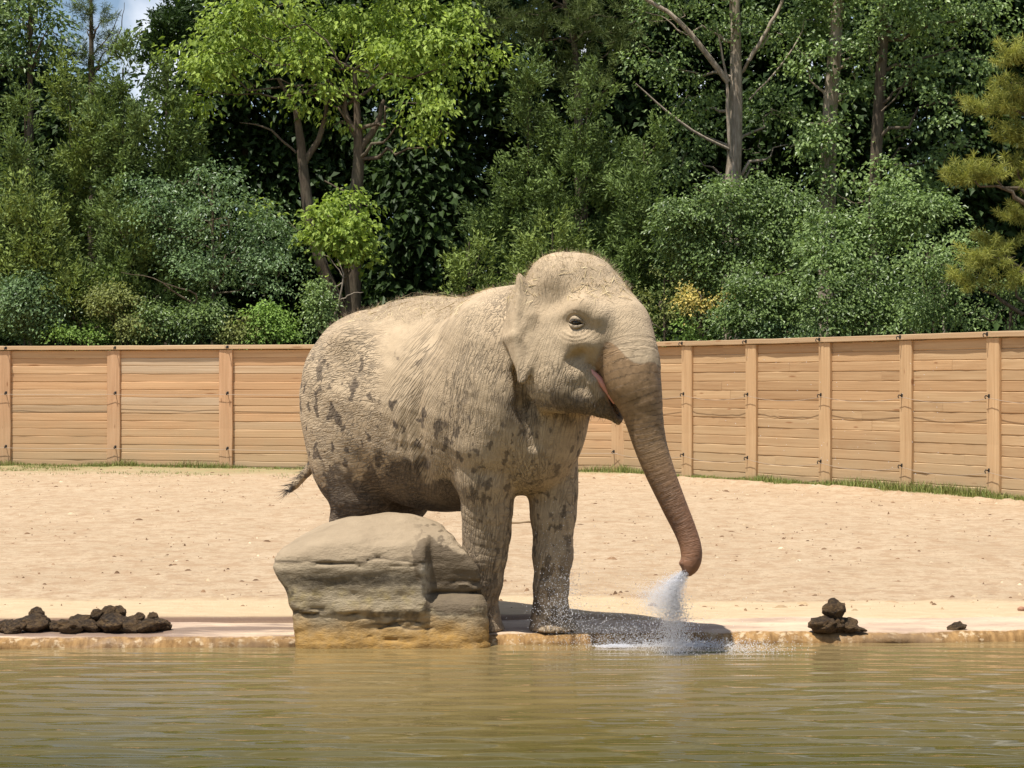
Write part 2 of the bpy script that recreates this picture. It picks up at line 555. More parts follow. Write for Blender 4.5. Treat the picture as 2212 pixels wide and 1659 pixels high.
m.bsdf(col, rough, 0.35, m.bump(m.math('ADD', n2, n1), 0.6, 0.015))
ledge = link('pond_ledge', me, m.m)
tag(ledge, kind='structure')

# pond water
WZ = -0.072
def water_z(p):
    x, y = p[:, 0], p[:, 1]
    w1 = fbm(np.stack([x * 0.55 + 3, y * 0.35, 0 * x], 1), 3, 51) * 6.0
    w2 = fbm(np.stack([x * 0.8, y * 0.6 + 7, 0 * x], 1), 3, 61) * 5.0
    def crest(ph): return np.sin(ph) + 0.32 * np.sin(2 * ph + 0.6)
    g1 = 0.45 + 1.1 * fbm(np.stack([x * 0.5, y * 0.8, 0 * x], 1), 3, 81)
    z = 0.0056 * g1 * crest(2 * np.pi * (y + 0.05 * x) / 0.235 + w1)
    z += 0.0024 * crest(2 * np.pi * (y - 0.09 * x) / 0.160 + w2)
    z += 0.0010 * np.sin(2 * np.pi * (y * 0.95 + 0.2 * x) / 0.095 + w1 * 1.4)
    z += 0.004 * (fbm(np.stack([x * 1.2, y * 3.6, 0 * x], 1), 3, 71) - 0.5)
    r = np.hypot(x - 0.78, (y - 13.45) * 1.0)
    z += 0.004 * np.exp(-r / 0.5) * np.sin(r * 42) 
    calm = 0.30 + 0.85 * sstep(13.3, 10.2, y)
    return WZ + z * calm * sstep(17, 12, np.abs(x) * 3)
wx = np.concatenate([[-400, -120, -40, -12, -6], np.arange(-4.6, 4.61, 0.07), [6, 12, 40, 120, 400]])
wy = np.concatenate([[-400, -100, -30, -5, 3, 6, 8], np.arange(8.6, 13.9, 0.0125), [14.1, 14.6]])
V, Q = grid(wx, wy, water_z)
V[np.abs(V[:, 0]) > 5, 2] = WZ
me = mesh_np('pond_water', V, Q)
m = NT('pond_water_material')
pos = m.geo('Position')
nb = m.noise(m.map(pos, (2.2, 9.0, 1)), 1.6, 3, 0.5)
nm = m.noise(m.map(pos, (0.35, 0.5, 1)), 1.0, 3, 0.5)
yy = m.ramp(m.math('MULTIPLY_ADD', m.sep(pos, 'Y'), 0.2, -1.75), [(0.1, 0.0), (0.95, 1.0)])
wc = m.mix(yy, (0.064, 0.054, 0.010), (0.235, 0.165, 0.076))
wc = m.mix(m.ramp(nm, [(0.3, 0.0), (0.7, 0.4)]), wc, (0.10, 0.085, 0.030))
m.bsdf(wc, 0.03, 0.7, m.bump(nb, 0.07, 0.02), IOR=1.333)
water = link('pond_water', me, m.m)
tag(water, kind='structure')

# ================================================================ timber fence
def wood(name, tint, dirt=0.6):
    m = NT(name)
    oc = m.coord('Object')
    oi = m.n('ShaderNodeObjectInfo')
    rnd = m.n('ShaderNodeCombineXYZ')
    rm = m.math('MULTIPLY', oi.outputs['Random'], 57.0)
    m.l(rm, rnd.inputs[0]); m.l(rm, rnd.inputs[1]); m.l(rm, rnd.inputs[2])
    va = m.n('ShaderNodeVectorMath', operation='ADD'); m.l(oc, va.inputs[0]); m.l(rnd.outputs[0], va.inputs[1])
    vec = va.outputs[0]
    sx, sz = tint
    g = m.noise(m.map(vec, (sx, 6.0, sz)), 1.0, 6, 0.65, 0.6)
    g2 = m.noise(m.map(vec, (sx * 0.5, 2.0, sz * 0.28)), 1.0, 3, 0.5)
    kn = m.voro(m.map(vec, (1.7 if sx < sz else 6.0, 1.0, 6.0 if sx < sz else 1.7)), 1.0, 'F1')
    base = oi.outputs['Color']
    col = m.mix(m.ramp(g, [(0.30, 0.0), (0.72, 1.0)]), m.mix(1.0, base, (0.70, 0.62, 0.55), 'MULTIPLY'), base)
    col = m.mix(m.ramp(g2, [(0.40, 0.0), (0.75, 0.4)]), col, (0.44, 0.27, 0.14))
    col = m.mix(m.ramp(kn, [(0.05, 0.75), (0.11, 0.0)]), col, (0.24, 0.105, 0.042))
    pos = m.geo('Position')
    dn = m.noise(m.map(pos, (1.4, 1.4, 2.2)), 1.0, 5, 0.65)
    hz = m.math('MULTIPLY_ADD', m.sep(pos, 'Z'), -0.9, 1.15)
    df = m.math('MULTIPLY', m.ramp(m.math('ADD', hz, m.math('MULTIPLY_ADD', dn, 1.6, -0.8)), [(0.0, 0.0), (1.0, 1.0)]), dirt)
    col = m.mix(df, col, (0.44, 0.325, 0.19))
    m.bsdf(col, 0.78, 0.25, m.bump(g, 0.35, 0.006))
    return m.m
M_plank = wood('plank_wood', (1.1, 30.0))
M_post = wood('post_wood', (26.0, 0.9), 0.35)

def bevel_plank(L, H, T, c, seed):
    """a board of length L along x, height H, thickness T, front towards -y, chamfered long edges, edges slightly wavy"""
    rs = np.random.default_rng(seed)
    n = 7
    xs = np.linspace(-L / 2, L / 2, n)
    sec = np.array([[0, -H / 2], [-T + c, -H / 2], [-T, -H / 2 + c], [-T, H / 2 - c], [-T + c, H / 2], [0, H / 2]])
    V = []
    for i, x in enumerate(xs):
        w = rs.normal(0, 0.0022, 2)
        for k, (y, z) in enumerate(sec):
            V.append((x, y + (w[1] if k in (2, 3) else 0), z + w[0]))
    V = np.array(V); k = len(sec)
    i = np.arange(n - 1)[:, None] * k; j = np.arange(k)[None, :]; j2 = (j + 1) % k
    q = np.stack([i + j, i + k + j, i + k + j2, i + j2], -1).reshape(-1, 4)
    caps = [(0, 1, 2, 3), (0, 3, 4, 5)]
    c2 = [tuple(x + (n - 1) * k for x in reversed(f)) for f in caps]
    return mesh_np('plank', V, [q, np.array(caps + c2)], smooth=False)

fence = empty('timber_fence', (FX[7], FY[7], 0))
tag(fence, 'long curved brown timber fence of stacked horizontal boards with flat posts and cap rail', 'fence')
PLK = [bevel_plank(1.0, 0.162, 0.045, 0.013, s) for s in range(6)]
for p_ in PLK: p_.materials.append(M_plank)
CAPM = [bevel_plank(1.0, 0.085, 0.19, 0.008, 40 + s) for s in range(3)]
for p_ in CAPM: p_.materials.append(M_plank)
POSTM = bevel_plank(2.36, 0.285, 0.05, 0.008, 80)
# turn the post upright: x -> z
co = np.array([v.co[:] for v in POSTM.vertices]); co = np.stack([-co[:, 2], co[:, 1], co[:, 0]], 1)
POSTM.vertices.foreach_set('co', co.astype(np.float32).ravel()); POSTM.update(); POSTM.materials.append(M_post)

M_ins = NT('insulator_plastic'); M_ins.bsdf((0.018, 0.016, 0.015), 0.45, 0.5); M_ins = M_ins.m
mw = NT('wire_metal'); mw.bsdf((0.42, 0.34, 0.26), 0.5, 0.4, None, Metallic=0.3); M_wire = mw.m
pth = [(np.array([[0, 0, 0], [0, -0.05, 0.0], [0, -0.085, 0.012], [0, -0.105, -0.01], [0.0, -0.10, -0.045], [0.0, -0.08, -0.05]]), np.array([0.016, 0.013, 0.012, 0.012, 0.011, 0.008]))]
iv, iq = tube_arrays(pth, 6)
bv, bq = boxes_arrays([(0, -0.006, 0, 0.05, 0.014, 0.075)])
INS = mesh_np('insulator', np.concatenate([iv, bv]) * 0.78, np.concatenate([iq, bq + len(iv)]), False)
INS.materials.append(M_ins)

def fchild(name, me, loc, rz=0.0, sx=1.0, color=None):
    o = bpy.data.objects.new(name, me)
    C.objects.link(o)
    o.parent = fence
    o.matrix_parent_inverse = Matrix.Translation(-Vector(fence.location))
    o.location = loc
    o.rotation_euler = (0, 0, rz)
    o.scale = (sx, 1, 1)
    if color is not None: o.color = (*color, 1)
    return o

rs = np.random.default_rng(5)
for k in range(len(FENCE) - 1):
    a = np.array(FENCE[k]); b = np.array(FENCE[k + 1])
    L = np.linalg.norm(b - a); rz = math.atan2(b[1] - a[1], b[0] - a[0]); mid = (a + b) / 2
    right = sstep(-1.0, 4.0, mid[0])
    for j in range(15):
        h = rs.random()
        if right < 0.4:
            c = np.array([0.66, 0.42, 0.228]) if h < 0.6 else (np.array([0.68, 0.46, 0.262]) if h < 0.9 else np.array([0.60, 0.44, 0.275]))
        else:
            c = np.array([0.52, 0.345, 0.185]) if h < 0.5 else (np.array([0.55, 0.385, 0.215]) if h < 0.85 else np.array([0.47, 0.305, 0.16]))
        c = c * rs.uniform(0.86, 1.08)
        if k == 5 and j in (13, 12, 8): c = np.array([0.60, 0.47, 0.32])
        z = 0.075 + 0.1592 * j
        n = (-math.sin(rz), math.cos(rz))
        off = rs.uniform(-0.004, 0.004)
        if right > 0.4 and rs.random() < 0.35:         # two shorter boards butted together
            t = rs.uniform(0.3, 0.7)
            for (t0, t1) in ((0, t - 0.001), (t + 0.001, 1)):
                mm = a + (b - a) * (t0 + t1) / 2
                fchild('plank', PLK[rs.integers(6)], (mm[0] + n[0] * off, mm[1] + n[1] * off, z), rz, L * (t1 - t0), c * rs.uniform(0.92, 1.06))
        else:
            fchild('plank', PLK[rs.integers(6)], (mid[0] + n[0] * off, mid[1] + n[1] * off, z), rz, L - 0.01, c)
    # cap rail
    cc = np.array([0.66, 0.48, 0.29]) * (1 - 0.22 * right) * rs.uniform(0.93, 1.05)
    n = np.array([math.sin(rz), -math.cos(rz)])
    cm = mid - n * 0.06
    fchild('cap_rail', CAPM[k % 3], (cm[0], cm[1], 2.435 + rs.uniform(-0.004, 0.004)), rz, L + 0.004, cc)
    # wires
    for hgt in (1.52, 0.42):
        t = np.linspace(0, 1, 9)
        sag = (0.010 if right < 0.4 else 0.075) * 4 * t * (1 - t)
        pts = np.stack([a[0] + (b[0] - a[0]) * t + n[0] * 0.15, a[1] + (b[1] - a[1]) * t + n[1] * 0.15, hgt - 0.03 - sag], 1)
        v, q = tube_arrays([(pts, np.full(9, 0.0040))], 5)
        o = link('wire', mesh_np('wire', v, q), M_wire, fence)
for k, (x, y) in enumerate(FENCE):
    a = np.array(FENCE[max(k - 1, 0)]); b = np.array(FENCE[min(k + 1, len(FENCE) - 1)])
    rz = math.atan2(b[1] - a[1], b[0] - a[0]); n = np.array([math.sin(rz), -math.cos(rz)]); t = np.array([math.cos(rz), math.sin(rz)])
    right = sstep(-1.0, 4.0, x)
    c = (np.array([0.62, 0.39, 0.225]) * (1 - right) + np.array([0.60, 0.41, 0.225]) * right) * rs.uniform(0.93, 1.06)
    q_ = np.array([x, y]) + n * 0.048
    post = fchild('post', POSTM, (q_[0], q_[1], 1.20), rz, 1.0, c)
    pm = Matrix.Translation(Vector((q_[0], q_[1], 1.20))) @ Matrix.Rotation(rz, 4, 'Z')
    def onpost(w, hgt):
        o = bpy.data.objects.new('insulator', INS); C.objects.link(o)
        o.parent = post; o.matrix_parent_inverse = pm.inverted()
        o.location = (w[0], w[1], hgt); o.rotation_euler = (0, 0, rz)
    for hgt in (1.52, 0.42):
        s = 0.05 if right < 0.5 else -0.08
        w = np.array([x, y]) + n * 0.093 + t * s
        onpost(w, hgt)
    w = np.array([x, y]) + n * 0.128 + t * (0.06 if right < 0.5 else -0.08)
    onpost(w, 2.44)

# grass along the foot of the fence and on the dry turf in front of it
def blades(base, h, lean, w, rs):
    n = len(base)
    ang = rs.uniform(0, 2 * np.pi, n)
    side = np.stack([np.cos(ang), np.sin(ang), 0 * ang], 1) * w[:, None]
    la = rs.uniform(0, 2 * np.pi, n)
    ld = np.stack([np.cos(la), np.sin(la), 0 * la], 1) * (lean * h)[:, None]
    up = np.zeros((n, 3)); up[:, 2] = h
    V = np.stack([base - side, base + side, base + side * 0.6 + up * 0.6 + ld * 0.4, base - side * 0.6 + up * 0.6 + ld * 0.4, base + up + ld], 1)
    i = np.arange(n)[:, None] * 5
    return V.reshape(-1, 3), np.concatenate([i + np.array([[0, 1, 2, 3]])]), np.concatenate([i + np.array([[3, 2, 4]])])
N1, N2 = 16000, 8000
t = rs.uniform(0, 1, N1)
xx = np.interp(t, np.linspace(0, 1, len(FX)), FX)
yy = np.interp(xx, FX, FY)
nn = fbm(np.stack([xx * 0.9, xx * 0, xx * 0], 1), 3, 77)
b1 = np.stack([xx, yy - 0.13 - np.abs(rs.normal(0, 0.16, N1)) * (0.6 + 0.9 * sstep(0, 4, xx)), 0 * xx], 1)
h1 = rs.uniform(0.03, 0.12, N1) * (0.5 + 1.1 * sstep(0.35, 0.65, nn)) * (1 + 0.1 * sstep(0, 4, xx))
xx2 = rs.uniform(-12, -2.5, N2); yy2 = np.interp(xx2, FX, FY) - np.abs(rs.normal(1.0, 1.3, N2)) - 0.15
b2 = np.stack([xx2, yy2, 0 * xx2], 1)
keep = fbm(b2 * np.array([0.7, 1.0, 0]), 3, 3) > 0.5
b2 = b2[keep]
h2 = rs.uniform(0.02, 0.06, len(b2))
base = np.concatenate([b1, b2]); hh = np.concatenate([h1, h2])
base[:, 2] = sand_z(base) - 0.01
v, q4, q3 = blades(base, hh, rs.uniform(0.1, 0.8, len(base)), np.full(len(base), 0.006), rs)
me = mesh_np('grass', v, [q4, q3], False)
fattr(me, 'lv', np.repeat(rs.random(len(base)), 5))
m = NT('grass_blade')
col = m.mix(m.attr('lv'), (0.10, 0.15, 0.025), (0.30, 0.30, 0.09))
m.bsdf(col, 0.6, 0.3)
tag(link('grass', me, m.m), 'short green grass growing along the foot of the fence', 'grass', kind='stuff')

# crumbs of earth, bark and straw lying about on the sand
n = 4200
xl_ = rs.uniform(-9.5, 8.5, n); yl_ = 14.9 + (np.interp(xl_, FX, FY) - 15.6) * rs.random(n) ** 1.25
cl = fbm(np.stack([xl_ * 0.8, yl_ * 0.5, 0 * xl_], 1), 3, 91)
kp = rs.random(n) < sstep(0.30, 0.62, cl) + 0.1
bp = np.stack([xl_[kp], yl_[kp], 0 * xl_[kp]], 1); bp[:, 2] = sand_z(bp)
n = len(bp)
sz = rs.gamma(2.0, 0.0034, n) + 0.004
an = rs.uniform(0, np.pi, n)
lx_ = np.stack([np.cos(an), np.sin(an), 0 * an], 1) * (sz * rs.uniform(0.8, 3.0, n))[:, None]
wy_ = np.stack([-np.sin(an), np.cos(an), 0 * an], 1) * (sz * 0.6)[:, None]
up_ = np.zeros((n, 3)); up_[:, 2] = sz * rs.uniform(0.4, 1.0, n)
dn = np.array([0, 0, -0.006])
Vl = np.stack([bp - lx_ + dn, bp - wy_ + dn, bp + lx_ + dn, bp + wy_ + dn, bp + up_ + lx_ * 0.2, bp + up_ - lx_ * 0.3], 1).reshape(-1, 3)
Fl = np.array([[0, 1, 5], [1, 4, 5], [1, 2, 4], [2, 3, 4], [3, 5, 4], [3, 0, 5]])
me = mesh_np('sand_litter', Vl, (np.arange(n)[:, None, None] * 6 + Fl[None]).reshape(-1, 3), False)
fattr(me, 'lv', np.repeat(rs.random(n), 6))
m = NT('litter_material')
m.bsdf(m.ramp(m.attr('lv'), [(0.0, (0.14, 0.085, 0.05)), (0.55, (0.30, 0.19, 0.11)), (0.8, (0.48, 0.36, 0.22)), (1.0, (0.70, 0.58, 0.40))]), 0.95, 0.1)
tag(link('sand_litter', me, m.m), 'scattered crumbs of earth and straw lying on the sand', 'litter', kind='stuff')

# ================================================================ elephant
O = np.array([0.0, 13.80, 0.0])
TH = R(42)
fw = np.array([math.cos(TH), -math.sin(TH), 0]); lf = np.array([math.sin(TH), math.cos(TH), 0])
def W2L(p):
    p = np.asarray(p, float) - O
    return np.array([p @ fw, p @ lf, p[2]])
def E(u, v, d): return W2L(P(u, v, d))
def L2W(V): return O + V[:, :1] * fw + V[:, 1:2] * lf + V[:, 2:3] * np.array([0, 0, 1.0])

HC = np.array([0.43, 13.42, 2.05]); HT = R(30)
hf = np.array([math.cos(HT), -math.sin(HT), 0]); hl = np.array([math.sin(HT), math.cos(HT), 0])
def H(f, l, z): return W2L(HC + f * hf + l * hl + np.array([0, 0, z]))
HROT = np.array([[hf @ fw, hf @ lf, 0], [hl @ fw, hl @ lf, 0], [0, 0, 1.0]])
def pitch(M, ang):
    c, s = math.cos(ang), math.sin(ang)
    return np.array([c * M[0] + s * M[2], M[1], -s * M[0] + c * M[2]])

G = Field((-2.42, -0.85, -0.04), (1.62, 0.85, 2.72), 0.0175)

# torso
TA = [-1.35, -1.1, -0.8, -0.5, -0.25, 0.0, 0.25]
ZT = [2.245, 2.30, 2.33, 2.315, 2.285, 2.31, 2.33]
ZB = [1.10, 0.88, 0.80, 0.80, 0.85, 0.95, 1.08]
HW = [0.53, 0.57, 0.60, 0.585, 0.53, 0.45, 0.40]
def torso(x, y, z):
    a0, a1, e0, e1 = -1.35, 0.25, 0.54, 0.30
    xc = np.clip(x, a0, a1)
    zt, zb, hw = cr(TA, ZT, xc), cr(TA, ZB, xc), cr(TA, HW, xc)
    zc, hh = (zt + zb) / 2 - 0.03, (zt - zb) / 2
    zc = (zt + zb) / 2
    zn = (z - zc) / hh
    w = hw * (1 - 0.17 * np.clip(zn, 0, 1) ** 1.3 - 0.04 * np.clip(-zn, 0, 1))
    e = np.where(x < a0, (a0 - x) / e0, np.where(x > a1, (x - a1) / e1, 0))
    q = (np.abs(y / w) ** 2.15 + np.abs(zn) ** 2.15 + np.abs(e) ** 2.15) ** (1 / 2.15)
    return (q - 1) * np.minimum(hw, hh) * 0.9
G.add((-1.95, -0.7, 0.7), (0.6, 0.7, 2.45), torso, 0.02)
# shoulder blades, hips, thighs
for s in (-1, 1):
    G.ell((0.0, s * 0.34, 1.68), (0.33, 0.19, 0.56), None, 0.16)
    G.ell((-1.32, s * 0.30, 1.40), (0.37, 0.27, 0.62), None, 0.14)
    G.ell((-1.18, s * 0.40, 2.02), (0.15, 0.10, 0.10), None, 0.16)
# neck and chest
G.cone((-0.05, 0, 1.93), (0.42, 0.0, 2.0), 0.42, 0.37, 0.14)
G.ell((0.14, 0.02, 1.45), (0.36, 0.36, 0.50), None, 0.12)
G.cone((0.25, 0.0, 1.55), (0.36, 0.02, 1.80), 0.24, 0.26, 0.12)
# near (right) foreleg
near = [(1052, 850, 13.60, .25), (1048, 950, 13.60, .225), (1050, 1035, 13.66, .200), (1053, 1100, 13.70, .168), (1052, 1150, 13.73, .158),
        (1047, 1200, 13.75, .147), (1042, 1255, 13.77, .132), (1034, 1310, 13.79, .122), (1034, 1340, 13.80, .145), (1036, 1366, 13.80, .185)]
far = [(1175, 860, 13.86, .23), (1182, 950, 13.85, .20), (1192, 1020, 13.83, .172), (1195, 1060, 13.82, .163), (1195, 1110, 13.82, .150), (1194, 1200, 13.82, .133),
       (1190, 1270, 13.82, .116), (1188, 1312, 13.82, .108), (1191, 1338, 13.81, .135), (1194, 1362, 13.80, .182)]
for leg in (near, far):
    G.chain([E(u, v, d) for u, v, d, r in leg], [r for *_, r in leg], 0.05)
# hind legs
for s, a in ((-1, -1.31), (1, -1.36)):
    pts = [(a + 0.03, s * 0.27, 1.25), (a + 0.07, s * 0.26, 0.90), (a - 0.02, s * 0.25, 0.70), (a - 0.07, s * 0.245, 0.45), (a - 0.05, s * 0.24, 0.22), (a - 0.02, s * 0.24, 0.10), (a, s * 0.24, 0.02)]
    G.chain(pts, [0.27, 0.20, 0.155, 0.128, 0.125, 0.15, 0.175], 0.06)
# head
G.ell(H(-0.03, 0, 0.06), (0.37, 0.315, 0.41), HROT, 0.10)
for s in (-1, 1):
    G.ell(H(-0.07, s * 0.135, 0.285), (0.235, 0.175, 0.237), HROT, 0.05)
    G.chain([H(0.03, s * 0.285, 0.115), H(0.13, s * 0.30, 0.155), H(0.22, s * 0.285, 0.15), H(0.295, s * 0.26, 0.095)], [0.045, 0.055, 0.062, 0.076], 0.075)   # brow
    G.ell(H(0.17, s * 0.27, -0.055), (0.135, 0.085, 0.085), pitch(HROT, R(-8)), 0.07)   # cheek bone, bag under the eye
    G.ell(H(-0.05, s * 0.235, -0.25), (0.25, 0.14, 0.29), HROT, 0.08)     # jaw muscle
    G.ell(H(0.285, s * 0.165, -0.04), (0.13, 0.125, 0.20), HROT, 0.06)     # cheek in front of the eye
    G.ell(H(0.325, s * 0.135, -0.165), (0.095, 0.10, 0.13), pitch(HROT, R(-15)), 0.045)   # tusk socket
G.cone(H(0.05, 0, 0.27), H(0.30, 0, 0.02), 0.25, 0.225, 0.10)             # forehead
for s in (-1, 1):
    G.ell(H(0.04, s * 0.385, 0.21), (0.12, 0.07, 0.09), HROT, 0.10, 's')   # temple
    G.ell(H(0.165, s * 0.335, -0.170), (0.075, 0.080, 0.030), pitch(HROT, R(28)), 0.025, 's')   # hollow below the cheek bone
    G.ell(H(0.185, s * 0.350, -0.215), (0.080, 0.070, 0.062), pitch(HROT, R(28)), 0.035, 's')
    G.ell(H(0.165, s * 0.385, 0.045), (0.075, 0.055, 0.045), HROT, 0.035, 's')   # eye socket
# trunk
TR = [(1338, 700, 13.24, .195), (1352, 745, 13.18, .186), (1360, 785, 13.14, .188), (1368, 825, 13.11, .168), (1381, 862, 13.10, .137), (1391, 902, 13.10, .114),
      (1402, 950, 13.10, .098), (1418, 1000, 13.10, .089), (1438, 1050, 13.10, .079), (1460, 1100, 13.10, .070), (1482, 1150, 13.10, .0635), (1492, 1180, 13.09, .061),
      (1494.5, 1202, 13.08, .060), (1491, 1222, 13.07, .050), (1486, 1236, 13.06, .030)]
TP = curve_pts([list(E(u, v, d)) + [r] for u, v, d, r in TR], 46)
G.chain([p[:3] for p in TP], [p[3] for p in TP], 0.03)
G.cone(E(1474, 1217, 13.05), E(1482, 1222, 13.06), 0.026, 0.024, 0.015)      # finger at the trunk tip
# lower jaw and hanging lip: grown apart so that the mouth stays open beside the trunk
G2 = Field(G.lo, G.lo + (np.array(G.n) - 1) * G.h - 1e-6, G.h)
for s in (-1, 1):
    G2.chain([H(-0.06, s * 0.20, -0.36), H(0.06, s * 0.195, -0.405), H(0.15, s * 0.165, -0.44), H(0.235, s * 0.095, -0.515), H(0.318, s * 0.010, -0.60)],
             [0.125, 0.118, 0.100, 0.048, 0.012], 0.05)
    G2.chain([H(0.12, s * 0.245, -0.31), H(0.185, s * 0.235, -0.270), H(0.232, s * 0.210, -0.335), H(0.272, s * 0.155, -0.425), H(0.318, s * 0.04, -0.575)], [0.045, 0.030, 0.034, 0.028, 0.012], 0.045)
G2.ell(H(0.02, -0.225, -0.27), (0.17, 0.10, 0.16), HROT, 0.06)
G2.ell(H(0.02, 0.225, -0.27), (0.17, 0.10, 0.16), HROT, 0.06)
hp = H(0, 0, 0)
fx = (G.ax[0][:, None, None] - hp[0]) * HROT[0, 0] + (G.ax[1][None, :, None] - hp[1]) * HROT[0, 1] + 0 * G.ax[2][None, None, :]
kk = (0.006 + 0.07 * sstep(0.17, 0.02, fx)).astype(np.float32)
hh = np.maximum(kk - np.abs(G.D - G2.D), 0) / kk
G.D = np.minimum(G.D, G2.D) - hh * hh * kk * 0.25
del G2, fx, kk, hh
# upper lip fold by the mouth corner
G.chain([H(0.13, -0.255, -0.262), H(0.20, -0.225, -0.255), H(0.245, -0.19, -0.262)], [0.018, 0.022, 0.014], 0.02)
# crease between shoulder and neck
G.chain([(0.385, -0.36, 1.78), (0.40, -0.31, 1.55), (0.42, -0.25, 1.30)], [0.035, 0.05, 0.03], 0.06, 's')
# ears (laid back along the neck)
for s in (-1, 1):
    def EP(f, l, z): return H(f, s * l, z)
    A0, A1, A2 = EP(-0.17, 0.29, 0.28), EP(-0.15, 0.325, 0.10), EP(-0.125, 0.33, -0.14)
    T0 = EP(-0.235, 0.335, 0.335)
    K0, K1, K2 = EP(-0.33, 0.31, 0.22), EP(-0.325, 0.375, -0.05), EP(-0.175, 0.425, -0.325)
    M0 = EP(-0.235, 0.405, -0.03)
    th = 0.016
    for tr in ((A0, T0, A1), (T0, K0, M0), (T0, M0, A1), (K0, K1, M0), (A1, M0, A2), (M0, K1, K2), (M0, K2, A2)):
        G.tri(*tr, th, 0.035)
    G.chain([A0, T0, EP(-0.235, 0.355, 0.375)], [0.02, 0.020, 0.012], 0.02)
    G.chain([A0, A1, A2, K2], [0.03, 0.034, 0.03, 0.015], 0.04)
# tail
TLP = np.array([(-1.86, 0.0, 1.95), (-1.95, 0.02, 1.72), (-1.96, 0.05, 1.45), (-1.94, 0.10, 1.22), (-1.99, 0.16, 1.05), (-2.03, 0.20, 0.93)])
G.n  # (tail grown below as part of the same surface)
TLW = [np.array(E(716, 800, 15.05)), np.array(E(694, 900, 15.22)), np.array(E(692, 972, 15.26)), np.array(E(676, 1004, 15.28)), np.array(E(648, 1036, 15.30)), np.array(E(626, 1060, 15.30))]
TLR = [0.075, 0.05, 0.038, 0.032, 0.027, 0.020]
tp = curve_pts([list(p) + [r] for p, r in zip(TLW, TLR)], 18)
G.chain([p[:3] for p in tp], [p[3] for p in tp], 0.04)
# stand on the ledge
zz = G.ax[2][None, None, :]
G.D = np.maximum(G.D, (0.002 - zz).astype(np.float32))

V, Q = G.mesh()
V = relax(V, Q, 3, 0.5)
V, Q = subdiv(V, Q)
V = relax(V, Q, 2, 0.5)
N = vnormals(V, Q)
# keep the largest connected piece is implied: all parts overlap
# --- masks in the elephant's own frame
A_, B_, Z_ = V.T
def poly_param(V, PL):
    best = np.full(len(V), 1e9); par = np.zeros(len(V))
    s = np.concatenate([[0], np.cumsum(np.linalg.norm(np.diff(PL[:, :3], axis=0), axis=1))])
    for k in range(len(PL) - 1):
        a, b = PL[k, :3], PL[k + 1, :3]; ba = b - a
        t = np.clip(((V - a) @ ba) / (ba @ ba), 0, 1)
        d = np.linalg.norm(V - a - t[:, None] * ba, axis=1) / (PL[k, 3] * (1 - t) + PL[k + 1, 3] * t)
        m_ = d < best
        best[m_] = d[m_]; par[m_] = (s[k] + t * (s[k + 1] - s[k]))[m_]
    return best, par
tb, ts = poly_param(V, TP)
isT = sstep(1.35, 1.12, tb) * sstep(0.10, 0.22, ts)
n3 = fbm(V * 6.0, 4, 101)
# folds as real relief: rings round the trunk, sagging creases on the legs and flank
ring = np.sin(2 * np.pi * (ts / 0.030 + 1.6 * fbm(V * 7, 2, 5))) * 0.5 + 0.5
ring2 = np.sin(2 * np.pi * (ts / 0.055 + 1.2 * fbm(V * 4, 2, 15))) * 0.5 + 0.5
frontT = 0.25 + 0.75 * sstep(-0.3, 0.7, N @ np.array([0.85, 0.0, 0.3]))
disp = -isT * (0.0016 * (1 - ring) ** 3 + 0.0022 * (1 - ring2) ** 4) * (0.25 + 0.75 * sstep(1.05, 0.3, ts)) * frontT
legm = sstep(0.95, 0.75, Z_) * (1 - isT) * (1 - sstep(-1.7, -1.9, A_))
lr = np.sin(2 * np.pi * (Z_ / 0.06 + 0.35 * A_ / 0.06 + 2.2 * fbm(V * np.array([4, 4, 2]), 3, 25)))
disp += -legm * 0.0022 * np.maximum(lr, 0) ** 2 * sstep(0.3, 0.6, n3 + 0.1)
bodym = (1 - isT) * sstep(0.75, 1.0, Z_) * sstep(0.35, 0.15, A_)
sag = fbm(np.stack([A_ * 2.2 + Z_ * 1.2, B_ * 2, Z_ * 9 + A_ * 2.5], 1), 3, 35)
disp += bodym * 0.014 * (sag - 0.5)
sh = fbm(np.stack([(A_ - 0.50 * (Z_ - 1.4)) * 14, B_ * 3, Z_ * 1.6], 1), 3, 45)
shm = np.exp(-((A_ + 0.42 + 0.25 * (1.9 - Z_)) / 0.22) ** 2) * bodym
disp += shm * 0.014 * (sh - 0.5)
disp += 0.010 * (fbm(V * 3.3, 3, 55) - 0.5)
tuck = np.exp(-((A_ + 0.37 + 0.10 * (1.5 - Z_) + 0.03 * (fbm(V * 6, 2, 58) - 0.5)) / 0.055) ** 2) * sstep(0.95, 1.15, Z_) * sstep(1.85, 1.45, Z_) * sstep(0.1, 0.3, np.abs(B_))
disp -= 0.034 * tuck
tuck2 = np.exp(-((A_ + 0.47 + 0.10 * (1.5 - Z_)) / 0.025) ** 2) * sstep(0.95, 1.15, Z_) * sstep(1.7, 1.4, Z_) * sstep(0.1, 0.3, np.abs(B_))
disp -= 0.014 * tuck2
headm = sstep(0.25, 0.4, A_) * (1 - isT) * sstep(1.35, 1.5, Z_)
disp += headm * 0.006 * (fbm(V * 14, 3, 65) - 0.5)
